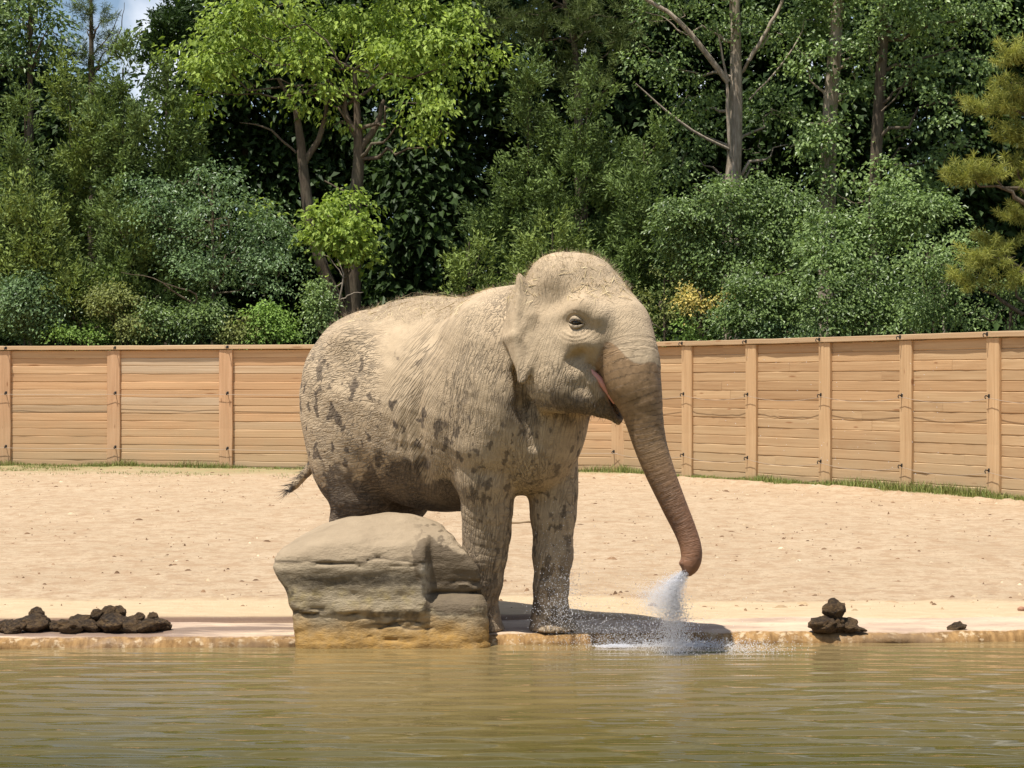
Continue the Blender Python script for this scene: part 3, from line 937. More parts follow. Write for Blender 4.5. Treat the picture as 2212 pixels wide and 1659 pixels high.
for s in (-1, 1):
    ec = H(0.175, s * 0.32, 0.05)
    dv = (V - ec) @ HROT.T
    re = np.sqrt((dv[:, 0] / 1.25) ** 2 + dv[:, 2] ** 2); an_ = np.arctan2(dv[:, 2], dv[:, 0])
    nearE = (np.abs(dv[:, 1]) < 0.12) & (re < 0.2)
    wob = 0.012 * (fbm(V * 11, 2, 77) - 0.5)
    cre = 0.0065 * np.exp(-((re - 0.052 + wob) / 0.006) ** 2) * sstep(-0.2, 0.4, np.sin(an_)) + 0.004 * np.exp(-((re - 0.072 + wob) / 0.006) ** 2)
    cre += 0.0055 * np.exp(-((re - 0.098 + wob) / 0.007) ** 2) * sstep(0.3, -0.3, np.sin(an_)) + 0.0035 * np.exp(-((re - 0.125 + wob) / 0.007) ** 2) * sstep(0.2, -0.4, np.sin(an_))
    cre += 0.003 * np.maximum(np.sin((dv[:, 0] * 0.9 + dv[:, 2]) / 0.0042 + 30 * wob), 0) ** 2 * np.exp(-((re - 0.075) / 0.03) ** 2) * sstep(0.0, -0.5, np.sin(an_))
    disp -= np.where(nearE, cre, 0)
V = V + N * disp[:, None]
V[:, 2] = np.maximum(V[:, 2], 0.0)
W = L2W(V)
me = mesh_np('elephant', W, Q)

# wrinkle direction masks (1 rump and rear flank, 2 middle of the flank, 3 shoulder, neck and legs)
side = sstep(0.0, -0.15, B_)
m1 = sstep(-0.50, -0.75, A_ + 0.30 * (Z_ - 1.4)) * sstep(0.5, 0.8, Z_)
m2 = np.exp(-((A_ + 0.36 + 0.30 * (1.7 - Z_)) / 0.26) ** 2) * sstep(0.8, 1.0, Z_)
m3 = sstep(-0.35, -0.1, A_ + 0.3 * (1.5 - Z_)) * (1 - isT)
fattr(me, 'wr_rear', m1 * (1 - 0.55 * sstep(1.95, 2.2, Z_)))
fattr(me, 'wr_mid', m2 * (1 - 0.5 * sstep(2.0, 2.25, Z_)))
fattr(me, 'wr_front', m3 * (1 - 0.75 * headm * sstep(1.75, 1.9, Z_)))
fattr(me, 'trunk', isT)
fattr(me, 'ts', ts)
# wet areas: the soaked trunk, splashed lower flank, belly, legs; a few drops elsewhere
nA = fbm(V * np.array([5.0, 5.0, 5.0]), 5, 201, 0.6)
nB = fbm(V * np.array([22.0, 22.0, 16.0]), 3, 211)
bnd = 1.965 - 0.46 * (W[:, 0] - 0.585) + 0.05 * (nA - 0.5) + 0.03 * np.sin(W[:, 0] * 22)
wt = sstep(bnd + 0.006, bnd - 0.006, W[:, 2]) * sstep(1.30, 1.16, tb) * sstep(0.03, 0.06, ts)
wt = np.maximum(wt, sstep(0.75, 0.70, W[:, 2]) * sstep(0.98, 1.02, W[:, 0]))
low = sstep(1.52, 0.98, Z_ + 0.16 * np.abs(A_ + 0.72)) * sstep(0.05, -0.2, A_ + 0.1) * sstep(-1.75, -1.3, A_)
wl = sstep(0.50, 0.60, 0.62 * low + 0.55 * (nA - 0.32) + 0.18 * (nB - 0.5)) * sstep(0.1, 0.3, low) * (1 - isT)
bn = fbm(V * np.array([17, 17, 13]), 3, 301, 0.5); bn2 = fbm(V * np.array([2.2, 2.2, 2.2]), 2, 305)
flank = sstep(-0.15, -0.5, A_) * sstep(1.98, 1.85, Z_) * (1 - headm)
blot = sstep(0.672, 0.69, bn + 0.22 * (bn2 - 0.5)) * flank + sstep(0.655, 0.675, bn) * sstep(1.75, 1.5, Z_) * (1 - headm)
blot2 = sstep(0.67, 0.69, fbm(V * np.array([24, 24, 9]), 2, 313)) * sstep(1.3, 0.9, Z_) * sstep(-0.3, 0.0, A_)
legw = sstep(0.9, 0.2, Z_) * sstep(0.46, 0.60, nA + 0.12 * nB) * 0.55 * (1 - isT)
jaw = headm * sstep(1.72, 1.6, Z_ + 0.25 * (nA - 0.5)) * sstep(0.36, 0.52, nA + 0.25 * (nB - 0.5)) * 0.9
wet = np.clip(np.maximum.reduce([wt, wl, blot * 0.85, blot2 * 0.8, legw, jaw]), 0, 1)
fattr(me, 'wet', wet)
fattr(me, 'soak', wt)
fattr(me, 'tip', np.maximum(isT * sstep(0.75, 1.5, ts), sstep(0.60, 0.55, W[:, 2]) * sstep(0.98, 1.02, W[:, 0])))
hay_dust = sstep(2.06, 2.20, Z_ + 0.20 * (nA - 0.5)) * sstep(-0.05, -0.3, A_) * sstep(0.34, 0.50, nA) + headm * sstep(2.3, 2.45, Z_) * 0.6 * sstep(0.4, 0.6, nB)
fattr(me, 'scurf', np.clip(hay_dust, 0, 1))

m = NT('elephant_skin')
oc = m.n('ShaderNodeTexCoord').outputs['Object']
lc = m.map(oc, (1, 1, 1), (0, 0, TH))            # x along the body, y across, z up
def ridge(vec, det=3, ntype=None):
    n = m.noise(vec, 1.0, det, 0.55, 0.25)
    return m.math('ABSOLUTE', m.math('MULTIPLY_ADD', n, 2.0, -1.0))
r1 = ridge(m.map(m.map(lc, (1, 1, 1), (0, R(8), 0)), (7, 7, 50)), 1.5)
r1b = ridge(m.map(m.map(lc, (1, 1, 1), (0, R(50), 0)), (9, 9, 36)), 1)
r2 = ridge(m.map(m.map(lc, (1, 1, 1), (0, R(56), 0)), (4.5, 6, 48)), 1.5)
r3 = ridge(m.map(m.map(lc, (1, 1, 1), (0, R(76), 0)), (5, 26, 58)), 1.5)
r3b = ridge(m.map(m.map(lc, (1, 1, 1), (0, R(25), 0)), (9, 9, 50)), 1.5)
ringv = m.n('ShaderNodeCombineXYZ')
m.l(m.attr('ts'), ringv.inputs[2])
m.l(m.math('MULTIPLY', m.sep(lc, 'X'), 0.07), ringv.inputs[0]); m.l(m.math('MULTIPLY', m.sep(lc, 'Y'), 0.07), ringv.inputs[1])
rt = ridge(m.map(ringv.outputs[0], (95, 95, 95)), 2)
def crack(r, w): return m.ramp(r, [(0.0, 1.0), (w, 0.0)])
c1 = m.math('MAXIMUM', crack(r1, 0.16), m.math('MULTIPLY', crack(r1b, 0.09), 0.7))
c1 = m.math('MULTIPLY', c1, m.attr('wr_rear'))
c2 = m.math('MULTIPLY', crack(r2, 0.15), m.math('MULTIPLY', m.attr('wr_mid'), 0.8))
c3 = m.math('MULTIPLY', m.math('MAXIMUM', crack(r3, 0.13), m.math('MULTIPLY', crack(r3b, 0.07), 0.45)), m.math('MULTIPLY', m.attr('wr_front'), 0.8))
c4 = m.math('MULTIPLY', crack(rt, 0.20), m.attr('trunk'))
amt = m.ramp(m.noise(lc, 3.2, 3, 0.5), [(0.34, 0.25), (0.62, 1.0)])
cr_all = m.math('MULTIPLY', m.math('MAXIMUM', m.math('MAXIMUM', c1, c2), m.math('MAXIMUM', c3, m.math('MULTIPLY', c4, 0.42))), amt)
fine = m.noise(lc, 95, 4, 0.7)
mott = m.noise(lc, 5.5, 5, 0.6)
mott2 = m.noise(lc, 28, 4, 0.65)
dust = m.mix(m.ramp(mott, [(0.30, 0.0), (0.70, 1.0)]), (0.42, 0.312, 0.196), (0.525, 0.397, 0.254))
dust = m.mix(m.ramp(mott2, [(0.30, 0.55), (0.48, 0.0)]), dust, (0.34, 0.255, 0.165))
skin = (0.115, 0.092, 0.072)
zz_ = m.sep(m.geo('Position'), 'Z')
lowf = m.math('MULTIPLY', m.ramp(m.math('MULTIPLY_ADD', zz_, 0.5, 0.0), [(0.12, 1.0), (0.75, 0.0)]), m.ramp(mott2, [(0.3, 0.75), (0.6, 0.35)]))
col = m.mix(lowf, dust, (0.27, 0.205, 0.135))
col = m.mix(m.math('MULTIPLY', m.attr('scurf'), m.ramp(fine, [(0.40, 0.9), (0.58, 0.2)])), col, (0.21, 0.155, 0.095))
col = m.mix(m.math('MULTIPLY', cr_all, 0.72), col, skin)
wetn = m.attr('wet')
wcol = m.mix(m.ramp(mott2, [(0.35, 0.0), (0.65, 1.0)]), (0.105, 0.078, 0.055), (0.20, 0.148, 0.098))
wcol = m.mix(m.attr('soak'), wcol, m.mix(m.attr('tip'), m.mix(m.ramp(mott2, [(0.35, 0.0), (0.65, 1.0)]), (0.235, 0.145, 0.070), (0.33, 0.205, 0.104)), (0.235, 0.112, 0.060)))
col = m.mix(wetn, col, m.mix(m.math('MULTIPLY', cr_all, 0.65), wcol, (0.05, 0.037, 0.028)))
rough = m.math('MULTIPLY_ADD', m.attr('soak'), -0.34, 0.92)
hgt = m.math('ADD', m.math('MULTIPLY', cr_all, -1.0), m.math('MULTIPLY', fine, 0.22))
m.bsdf(col, rough, 0.32, m.bump(hgt, 0.9, 0.012))
M_ele = m.m
ele = link('elephant', me, M_ele)
tag(ele, 'dusty tan elephant standing at the pond edge spraying water from its wet trunk', 'elephant')
EW, EN = W, vnormals(W, Q)

# eye, tongue, hair
m = NT('eye_dark'); m.bsdf((0.03, 0.017, 0.009), 0.12, 0.6); M_eye = m.m
m = NT('tongue_pink'); n_ = m.noise(m.coord('Object'), 40, 3); m.bsdf(m.mix(n_, (0.62, 0.26, 0.20), (0.74, 0.36, 0.28)), 0.4, 0.5); M_ton = m.m
m = NT('hair_pale'); m.bsdf((0.34, 0.26, 0.17), 0.6, 0.3); M_hair = m.m
m = NT('hair_dark'); m.bsdf((0.035, 0.028, 0.024), 0.5, 0.3); M_hdark = m.m

def strands(name, base, nrm, length, width, rs, mat, parent, curl=0.5, lie=0.0, seg=2, fixdir=None):
    """thin bent ribbons rooted on a surface"""
    n = len(base)
    rd = rs.normal(size=(n, 3)); rd /= np.linalg.norm(rd, axis=1)[:, None]
    tang = rd - (rd * nrm).sum(1)[:, None] * nrm; tang /= np.linalg.norm(tang, axis=1)[:, None] + 1e-9
    d = nrm * (1 - lie) + tang * (lie + curl * 0.3)
    if fixdir is not None: d = d + fixdir
    d /= np.linalg.norm(d, axis=1)[:, None]
    side = np.cross(d, rs.normal(size=(n, 3))); side /= np.linalg.norm(side, axis=1)[:, None] + 1e-9
    side *= width[:, None] / 2
    bend = tang * curl + np.array([0, 0, -0.25 * curl])
    mid = base + d * (length / 2)[:, None]
    tip = base + (d + bend * 0.35) * length[:, None]
    V = np.stack([base - side, base + side, mid - side * 0.8, mid + side * 0.8, tip], 1).reshape(-1, 3)
    i = np.arange(n)[:, None] * 5
    me = mesh_np(name, V, [i + np.array([[0, 1, 3, 2]]), i + np.array([[2, 3, 4]])], False)
    fattr(me, 'lv', np.repeat(rs.random(n), 5))
    o = link(name, me, mat, parent)
    o['kind'] = 'stuff'
    return o

# ---- eyes
def lump(name, c, r, mat, parent, rot=None, sub=2):
    import bmesh
    bm = bmesh.new(); bmesh.ops.create_icosphere(bm, subdivisions=sub, radius=1.0)
    me = bpy.data.meshes.new(name)
    Mx = np.eye(3) if rot is None else np.asarray(rot)
    for v in bm.verts:
        p = (np.array(v.co) * np.array(r)) @ Mx
        v.co = Vector(p + c)
    bm.to_mesh(me); bm.free()
    for p_ in me.polygons: p_.use_smooth = True
    return link(name, me, mat, parent)
HW3 = np.array([hf, hl, [0, 0, 1.0]])
def HWp(f, l, z): return HC + f * hf + l * hl + np.array([0, 0, z])
m = NT('eyelid_skin'); n_ = m.noise(m.coord('Object'), 60, 3); m.bsdf(m.mix(n_, (0.33, 0.25, 0.17), (0.46, 0.36, 0.24)), 0.9, 0.2, m.bump(n_, 0.5, 0.01)); M_lid = m.m
for s in (-1, 1):
    e = lump('eye', HWp(0.175, s * 0.312, 0.052), (0.036, 0.026, 0.026), M_eye, ele, HW3)
    pts = np.array([HWp(0.118 + 0.114 * t, s * (0.318 + 0.020 * math.sin(math.pi * t)), 0.052 + 0.030 * math.sin(math.pi * t) - 0.006 * t) for t in np.linspace(0, 1, 9)])
    v, q = tube_arrays([(pts, 0.004 + 0.013 * np.sin(np.pi * np.linspace(0, 1, 9)))], 8)
    pts2 = np.array([HWp(0.118 + 0.114 * t, s * (0.318 + 0.016 * math.sin(math.pi * t)), 0.048 - 0.024 * math.sin(math.pi * t) - 0.006 * t) for t in np.linspace(0, 1, 9)])
    v2, q2 = tube_arrays([(pts2, 0.004 + 0.010 * np.sin(np.pi * np.linspace(0, 1, 9)))], 8)
    link('eyelid', mesh_np('eyelid', v, q), M_lid, e)
    link('eyelid', mesh_np('eyelid', v2, q2), M_lid, e)
    ld = np.linspace(0.25, 0.95, 22)
    b = np.array([HWp(0.118 + 0.114 * t, s * (0.330 + 0.020 * math.sin(math.pi * t)), 0.060 + 0.014 * math.sin(math.pi * t)) for t in ld])
    strands('eyelashes', b, np.tile(s * hl * 0.8 + np.array([0, 0, -0.6]), (22, 1)), rng.uniform(0.02, 0.038, 22), np.full(22, 0.004), rng, M_hdark, e, 0.2)
tpts = curve_pts([HWp(0.225, -0.222, -0.258), HWp(0.278, -0.200, -0.318), HWp(0.318, -0.150, -0.400), HWp(0.338, -0.095, -0.475)], 10)
v, q = tube_arrays([(tpts, 0.006 + 0.018 * np.sin(np.pi * np.linspace(0.12, 0.9, 10)))], 10)
link('tongue', mesh_np('tongue', v, q), M_ton, ele)

# ---- hair on the crown, along the spine, under the chin and at the tail end
def pick(mask, n, rs):
    ids = np.flatnonzero(mask); return rs.choice(ids, n, replace=len(ids) < n)
ids = pick((headm > 0.3) & (Z_ > 2.32), 1500, rng)
strands('head_hair', EW[ids], EN[ids], rng.uniform(0.02, 0.055, len(ids)), np.full(len(ids), 0.0014), rng, M_hair, ele, 0.6)
ids = pick((np.abs(B_) < 0.25) & (Z_ > 2.05) & (A_ < 0.1), 1300, rng)
strands('back_hair', EW[ids], EN[ids], rng.uniform(0.02, 0.055, len(ids)), np.full(len(ids), 0.0013), rng, M_hair, ele, 0.6)
ids = pick((headm > 0.3) & (Z_ < 1.6) & (EN[:, 2] < -0.2), 260, rng)
strands('chin_hair', EW[ids], EN[ids], rng.uniform(0.015, 0.035, len(ids)), np.full(len(ids), 0.0022), rng, M_hdark, ele, 0.6)
tw = np.array([O + p[0] * fw + p[1] * lf + np.array([0, 0, p[2]]) for p in tp])
k_ = rng.integers(9, 18, 260)
tn = rng.normal(size=(260, 3)) * 0.5 + np.array([-0.75, 0, 0.05]); tn /= np.linalg.norm(tn, axis=1)[:, None]
strands('tail_hair', tw[k_] + tn * 0.012, tn, rng.uniform(0.05, 0.13, 260), np.full(260, 0.004), rng, M_hdark, ele, 0.5, fixdir=np.array([-0.35, 0, -0.75]))

# ---- straw lying on the elephant
m = NT('straw'); m.bsdf(m.mix(m.attr('lv'), (0.40, 0.29, 0.13), (0.78, 0.64, 0.37)), 0.6, 0.3); M_straw = m.m
fr_ = np.exp(-((Z_ - 2.33) / 0.07) ** 2)
i1 = pick((headm > 0.5) & (Z_ > 2.24) & (EN[:, 2] > 0.15) & (rng.random(len(Z_)) < 0.25 + 0.75 * fr_), 430, rng)
i2 = pick((Z_ > 2.14) & (A_ < -0.1) & (A_ > -1.4) & (EN[:, 2] > 0.35), 520, rng)
i3 = pick((Z_ > 2.25) & (A_ < -0.1) & (EN[:, 2] > 0.7), 26, rng)
ids = np.concatenate([i1, i2, i3])
ln = np.concatenate([rng.uniform(0.02, 0.075, len(i1)), rng.uniform(0.015, 0.06, len(i2)), rng.uniform(0.12, 0.26, len(i3))])
o = strands('straw', EW[ids] + EN[ids] * 0.004, EN[ids], ln, rng.uniform(0.0025, 0.0045, len(ids)), rng, M_straw, None, 0.25, 0.93)
tag(o, 'loose pale straw scattered over the elephant head and back', 'straw', kind='stuff')

# ================================================================ artificial boulder
RF = Field((-1.80, 13.20, -0.30), (0.02, 14.45, 0.95), 0.019)
x, y, z = RF._coords((slice(None),) * 3)
def smax(a, b, k):
    hh = np.maximum(k - np.abs(a - b), 0) / k
    return np.maximum(a, b) + hh * hh * k * 0.25
xl = cr([-0.3, -0.08, 0.1, 0.2, 0.31, 0.39, 0.47, 0.55, 0.9], [-1.46, -1.455, -1.485, -1.505, -1.525, -1.575, -1.625, -1.64, -1.60], z)
xr = cr([-0.3, -0.08, 0.1, 0.2, 0.30, 0.40, 0.49, 0.58, 0.9], [-0.115, -0.12, -0.13, -0.135, -0.155, -0.20, -0.255, -0.33, -0.42], z)
rgt = sstep(-0.60, -0.54, x)
upz = sstep(0.20, 0.30, z)
yf = 13.385 + rgt * (0.035 + 0.075 * upz) + 0.10 * sstep(-0.32, -0.1, x) ** 2 + 0.05 * sstep(-1.35, -1.6, x)
yf = yf + 0.012 * sstep(0.46, 0.36, z) * sstep(0.16, 0.28, z) + 0.020 * sstep(0.165, 0.145, z) * (1 - rgt) - 0.02 * sstep(0.06, -0.05, z)
yb = cr([-1.8, -1.6, -1.0, -0.6, -0.3, -0.1, 0.1], [13.85, 13.9, 14.2, 14.02, 13.66, 13.56, 13.50], x)
u_ = (x + 0.86) / 0.76; v_ = (13.95 - y) / 0.60
zt = 0.80 - 0.25 * np.sqrt(u_ ** 4 + v_ ** 4)
d = smax(xl - x, x - xr, 0.05)
d = smax(d, yf - y + 0 * z, 0.045)
d = smax(d, y - yb + 0 * z, 0.12)
d = smax(d, (z - zt) * 0.8, 0.09)
XYZ = np.stack(np.broadcast_arrays(x, y, z), -1).reshape(-1, 3)
near_ = np.abs(d.ravel()) < 0.08
nn = np.zeros(len(XYZ)); q_ = XYZ[near_]
nn[near_] = 0.034 * (fbm(q_ * 4, 4, 401) - 0.5) + 0.020 * (fbm(q_ * np.array([7, 7, 26]), 3, 411) - 0.5)
def groove(zc, amp, w, depth, x0, x1, seed):
    w = w * 0.8
    wob = 1.3 * amp * (fbm(np.stack([q_[:, 0] * 5, q_[:, 1] * 2, 0 * q_[:, 0]], 1), 3, seed) - 0.5)
    g = np.exp(-((q_[:, 2] - zc - wob) / w) ** 2) * sstep(x0, x0 + 0.08, q_[:, 0]) * sstep(x1, x1 - 0.08, q_[:, 0])
    return 0.62 * depth * g * sstep(0.24, 0.46, fbm(q_ * np.array([6, 3, 3]), 2, seed + 3))
g = groove(0.515, 0.06, 0.008, 0.028, -1.75, -0.5, 421) + groove(0.49, 0.05, 0.006, 0.018, -1.6, -0.6, 425) + groove(0.165, 0.06, 0.011, 0.05, -1.6, -0.98, 431) + groove(0.185, 0.05, 0.008, 0.03, -1.6, -1.1, 435)
g += groove(0.345, 0.07, 0.009, 0.035, -0.58, -0.05, 441) + groove(0.30, 0.05, 0.012, 0.05, -0.62, -0.05, 445) + groove(0.325, 0.08, 0.006, 0.03, -0.5, -0.05, 447)
g += groove(0.10, 0.08, 0.009, 0.04, -0.98, -0.5, 451) + groove(0.065, 0.07, 0.007, 0.03, -0.95, -0.5, 455) + groove(-0.02, 0.06, 0.012, 0.04, -1.2, -0.6, 457) + groove(-0.03, 0.05, 0.012, 0.04, -0.4, -0.1, 459)
nn[near_] += g
GR = [(0.515, 0.06, 0.008, 0.028, -1.75, -0.5, 421), (0.165, 0.06, 0.011, 0.05, -1.6, -0.98, 431), (0.345, 0.07, 0.009, 0.035, -0.58, -0.05, 441), (0.30, 0.05, 0.012, 0.05, -0.62, -0.05, 445), (0.325, 0.08, 0.006, 0.03, -0.5, -0.05, 447), (0.10, 0.08, 0.009, 0.04, -0.98, -0.5, 451), (0.185, 0.05, 0.008, 0.03, -1.6, -1.1, 435), (0.065, 0.07, 0.007, 0.03, -0.95, -0.5, 455)]
RF.D = (d + nn.reshape(d.shape)).astype(np.float32)
RF.D[:, :, 0] = 0.5
V, Q = RF.mesh()
V = relax(V, Q, 1, 0.4)
V, Q = subdiv(V, Q)
V = relax(V, Q, 1, 0.5)
me = mesh_np('boulder', V, Q)
Xr, Yr, Zr = V.T
q_ = V
fattr(me, 'crevice', np.clip(sum(groove(*g_) / (0.62 * g_[3]) for g_ in GR), 0, 1))
na = fbm(V * 5, 5, 501, 0.6); nb_ = fbm(V * 16, 3, 511); nl = fbm(V * np.array([2.5, 2.5, 14]), 4, 521)
wetb = sstep(0.42, 0.46, sstep(-0.74, -0.60, Xr + 0.25 * (na - 0.5) - 0.25 * (Zr - 0.45)) * sstep(0.16, 0.26, Zr + 0.5 * (na - 0.5) + 0.25 * (Xr + 0.3)) * sstep(0.72, 0.60, Zr + 0.30 * (Xr + 0.55) + 0.20 * (na - 0.5)) + 0.10 * (nb_ - 0.5))
drops = sstep(0.63, 0.65, fbm(V * np.array([26, 14, 22]), 2, 531)) * sstep(-0.75, -0.5, Xr) * sstep(0.45, 0.55, Zr)
fattr(me, 'wet', np.maximum(wetb, drops))
front = sstep(0.54, 0.47, Zr)
st1 = np.exp(-((Zr - 0.385 + 0.05 * (nl - 0.5)) / 0.055) ** 2) * sstep(0.34, 0.50, nl + 0.22 * (nb_ - 0.5) + 0.06) * sstep(-0.50, -0.62, Xr) * sstep(-1.6, -1.3, Xr)
st2 = np.exp(-((Zr - 0.150) / 0.032) ** 2) * sstep(0.30, 0.45, nb_) * sstep(-0.58, -0.66, Xr) * sstep(-1.02, -0.92, Xr) * 1.3
st3 = sstep(0.50, 0.62, 0.5 * na + 0.5 * nb_) * sstep(0.46, 0.36, Zr) * 0.85
st4 = sstep(0.50, 0.40, Zr) * sstep(-1.42, -1.55, Xr) * 0.6
fattr(me, 'stain', np.clip(1.15 * st1 + st2 + st3 + st4, 0, 1))
fattr(me, 'rub', np.exp(-((Xr + 0.585 + 0.03 * (nb_ - 0.5)) / 0.028) ** 2) * sstep(0.24, 0.30, Zr) * sstep(0.53, 0.49, Zr))
fattr(me, 'ochre', sstep(0.20, -0.02, Zr + 0.22 * (na - 0.5)))
fattr(me, 'olive', np.exp(-((Zr - 0.27) / 0.08) ** 2) * sstep(0.35, 0.6, nb_ * 0.5 + na * 0.5) )
m = NT('boulder_concrete')
oc = m.coord('Object')
a1 = m.noise(oc, 4.5, 5, 0.6); a2 = m.noise(oc, 26, 5, 0.7); a3 = m.noise(m.map(oc, (14, 14, 40)), 1, 4, 0.65)
col = m.mix(m.ramp(a1, [(0.3, 0.0), (0.7, 1.0)]), (0.27, 0.205, 0.132), (0.35, 0.268, 0.176))
zf = m.ramp(m.sep(m.geo('Position'), 'Z'), [(0.40, 1.0), (0.55, 0.0)])
col = m.mix(m.math('MULTIPLY', zf, 0.75), col, m.mix(a2, (0.30, 0.245, 0.16), (0.44, 0.36, 0.24)))
col = m.mix(m.math('MULTIPLY', m.attr('olive'), m.ramp(a2, [(0.35, 0.0), (0.6, 0.9)])), col, (0.44, 0.34, 0.15))
col = m.mix(m.math('MULTIPLY', m.attr('stain'), m.ramp(a2, [(0.30, 1.0), (0.66, 0.6)])), col, (0.085, 0.068, 0.048))
col = m.mix(m.math('MULTIPLY', m.attr('ochre'), m.ramp(a2, [(0.25, 0.65), (0.6, 0.95)])), col, m.mix(a3, (0.22, 0.115, 0.025), (0.46, 0.27, 0.075)))
col = m.mix(m.math('MULTIPLY', m.attr('wet'), 0.92), col, m.mix(a1, (0.115, 0.084, 0.052), (0.155, 0.114, 0.070)))
col = m.mix(m.math('MULTIPLY', m.attr('rub'), m.ramp(a2, [(0.35, 0.2), (0.55, 0.9)])), col, (0.46, 0.40, 0.30))
col = m.mix(m.math('MULTIPLY', m.attr('crevice'), 0.9), col, (0.075, 0.055, 0.035))
m.bsdf(col, m.math('MULTIPLY_ADD', m.attr('wet'), -0.2, 0.92), 0.25, m.bump(m.math('ADD', a2, a3), 0.7, 0.012))
boulder = link('boulder', me, m.m)
tag(boulder, 'large flat-topped tan boulder with dark stains and cracks standing in the pond edge', 'boulder')

# ================================================================ dung, stones, stick
m = NT('dung')
oc = m.coord('Object'); n1 = m.noise(oc, 30, 5, 0.7); n2 = m.noise(m.map(oc, (60, 25, 60)), 1, 4, 0.7)
oi = m.n('ShaderNodeObjectInfo')
n1 = m.noise(oc, 3.2, 6, 0.72); n2 = m.noise(m.map(oc, (9, 3, 9)), 1, 5, 0.75)
dk = m.mix(oi.outputs['Random'], (0.085, 0.052, 0.033), (0.18, 0.112, 0.058))
cold = m.mix(m.ramp(n1, [(0.42, 0.0), (0.60, 0.95)]), dk, (0.31, 0.195, 0.09))
cold = m.mix(m.ramp(n2, [(0.58, 0.0), (0.68, 0.8)]), cold, (0.42, 0.31, 0.16))
m.bsdf(cold, 0.85, 0.3, m.bump(m.math('ADD', n1, n2), 1.0, 0.25))
M_dung = m.m
import bmesh
def clod_mesh(seed, amp=0.24):
    bm = bmesh.new(); bmesh.ops.create_icosphere(bm, subdivisions=3, radius=1.0)
    v = np.array([x.co[:] for x in bm.verts])
    r = 1 + amp * 2.6 * (fbm(v * 1.6 + seed * 7.1, 3, seed) - 0.5) + 0.55 * (fbm(v * 4.2 + seed, 3, seed + 9) - 0.5)
    for x, k in zip(bm.verts, r): x.co = x.co * float(k)
    me = bpy.data.meshes.new('dung_clod'); bm.to_mesh(me); bm.free()
    for p_ in me.polygons: p_.use_smooth = True
    me.materials.append(M_dung)
    return me
CL = [clod_mesh(s) for s in range(8)]
def clod(u, v, d, r, label, group=None, sq=(1, 1, 0.8), zc=None, k=None):
    """u: view column, r metres; rests on the ledge unless zc is given"""
    o = bpy.data.objects.new('dung_clod', CL[rng.integers(8) if k is None else k])
    C.objects.link(o)
    X = (u - 1106) * d / FK
    o.location = (X, d, (r * sq[2] * 0.86) if zc is None else zc)
    o.rotation_euler = (rng.uniform(-0.3, 0.3), rng.uniform(-0.3, 0.3), rng.uniform(0, 6.28))
    o.scale = (r * sq[0], r * sq[1], r * sq[2])
    tag(o, label, 'dung', group)
    return o
row = [(8, .055), (30, .06), (52, .045), (72, .085), (88, .06), (108, .05), (128, .045), (150, .065), (172, .075), (192, .06), (206, .075), (226, .065), (246, .085), (262, .06), (280, .07), (298, .055), (318, .065), (340, .06), (355, .045)]
for k, (u, r) in enumerate(row):
    dd = 13.72 + rng.uniform(-0.10, 0.16)
    lab = {3: 'tall bluish black dung clod standing up in the long row', 18: 'last small dung clod at the boulder end of the long row', 12: 'largest rough dung clod in the long row beside the rim', 1: 'flat dung clod beside the tall bluish black clod in the row'}.get(k, 'dark brown dung clod in the long row beside the stained rim')
    clod(u, 0, dd, r * 1.05, lab, 'dung clods in the long row', (1.35, 1.2, 0.72))
for u, r, zc in ((80, .050, .115), (238, .055, .12), (258, .048, .125), (210, .042, .11), (330, .036, .09), (300, .038, .09)):
    clod(u, 0, 13.80, r, 'dark dung clod lying on top of the long dung row', 'dung clods on top of the row', (1.1, 1.0, 0.9), zc)
clod(1778, 0, 13.74, .088, 'flat dark dung clod at the bottom of the small dung stack, rough end outward', None, (1.2, 1.1, .62), None, 1)
clod(1805, 0, 13.80, .085, 'middle dung clod wedged under the round ball of the small stack', None, (1.15, 1.1, .66), None, 2)
clod(1832, 0, 13.78, .072, 'paler straw-flecked dung clod at the edge of the small stack', None, (1.15, 1, .68), None, 3)
clod(1852, 0, 13.74, .040, 'small crumb of dung fallen beside the small stack', None, (1.5, 1, .45), None, 4)
clod(1803, 0, 13.77, .074, 'round brown dung ball balanced on top of the small stack', None, (1.05, 1, .95), .150, 5)
clod(2066, 0, 13.86, .066, 'single low dung lump lying alone on the ledge', None, (1, 1, .55), .010, 6)
m = NT('stone'); m.bsdf((0.33, 0.17, 0.10), 0.8, 0.3); M_stone = m.m
st = CL[7].copy(); st.materials.clear(); st.materials.append(M_stone)
o = bpy.data.objects.new('stone', st); C.objects.link(o); o.location = ((2206 - 1106) * 14.9 / FK, 14.9, 0.022); o.scale = (.030, .025, .02); tag(o, 'small reddish stone lying on the pale sand strip', 'stone')
# dry stick on the sand behind the elephant
pts = curve_pts([(-0.16, 24.3, 0.03), (0.1, 24.25, 0.045), (0.35, 24.3, 0.04), (0.62, 24.2, 0.03)], 10)
pts[:, 2] = sand_z(pts) + 0.018
v, q = tube_arrays([(pts, np.linspace(0.024, 0.012, 10))], 6)
m = NT('stick_wood'); m.bsdf((0.40, 0.30, 0.19), 0.9, 0.2)
tag(link('dry_stick', mesh_np('dry_stick', v, q), m.m), 'thin dry stick lying on the sand behind the elephant legs', 'stick')

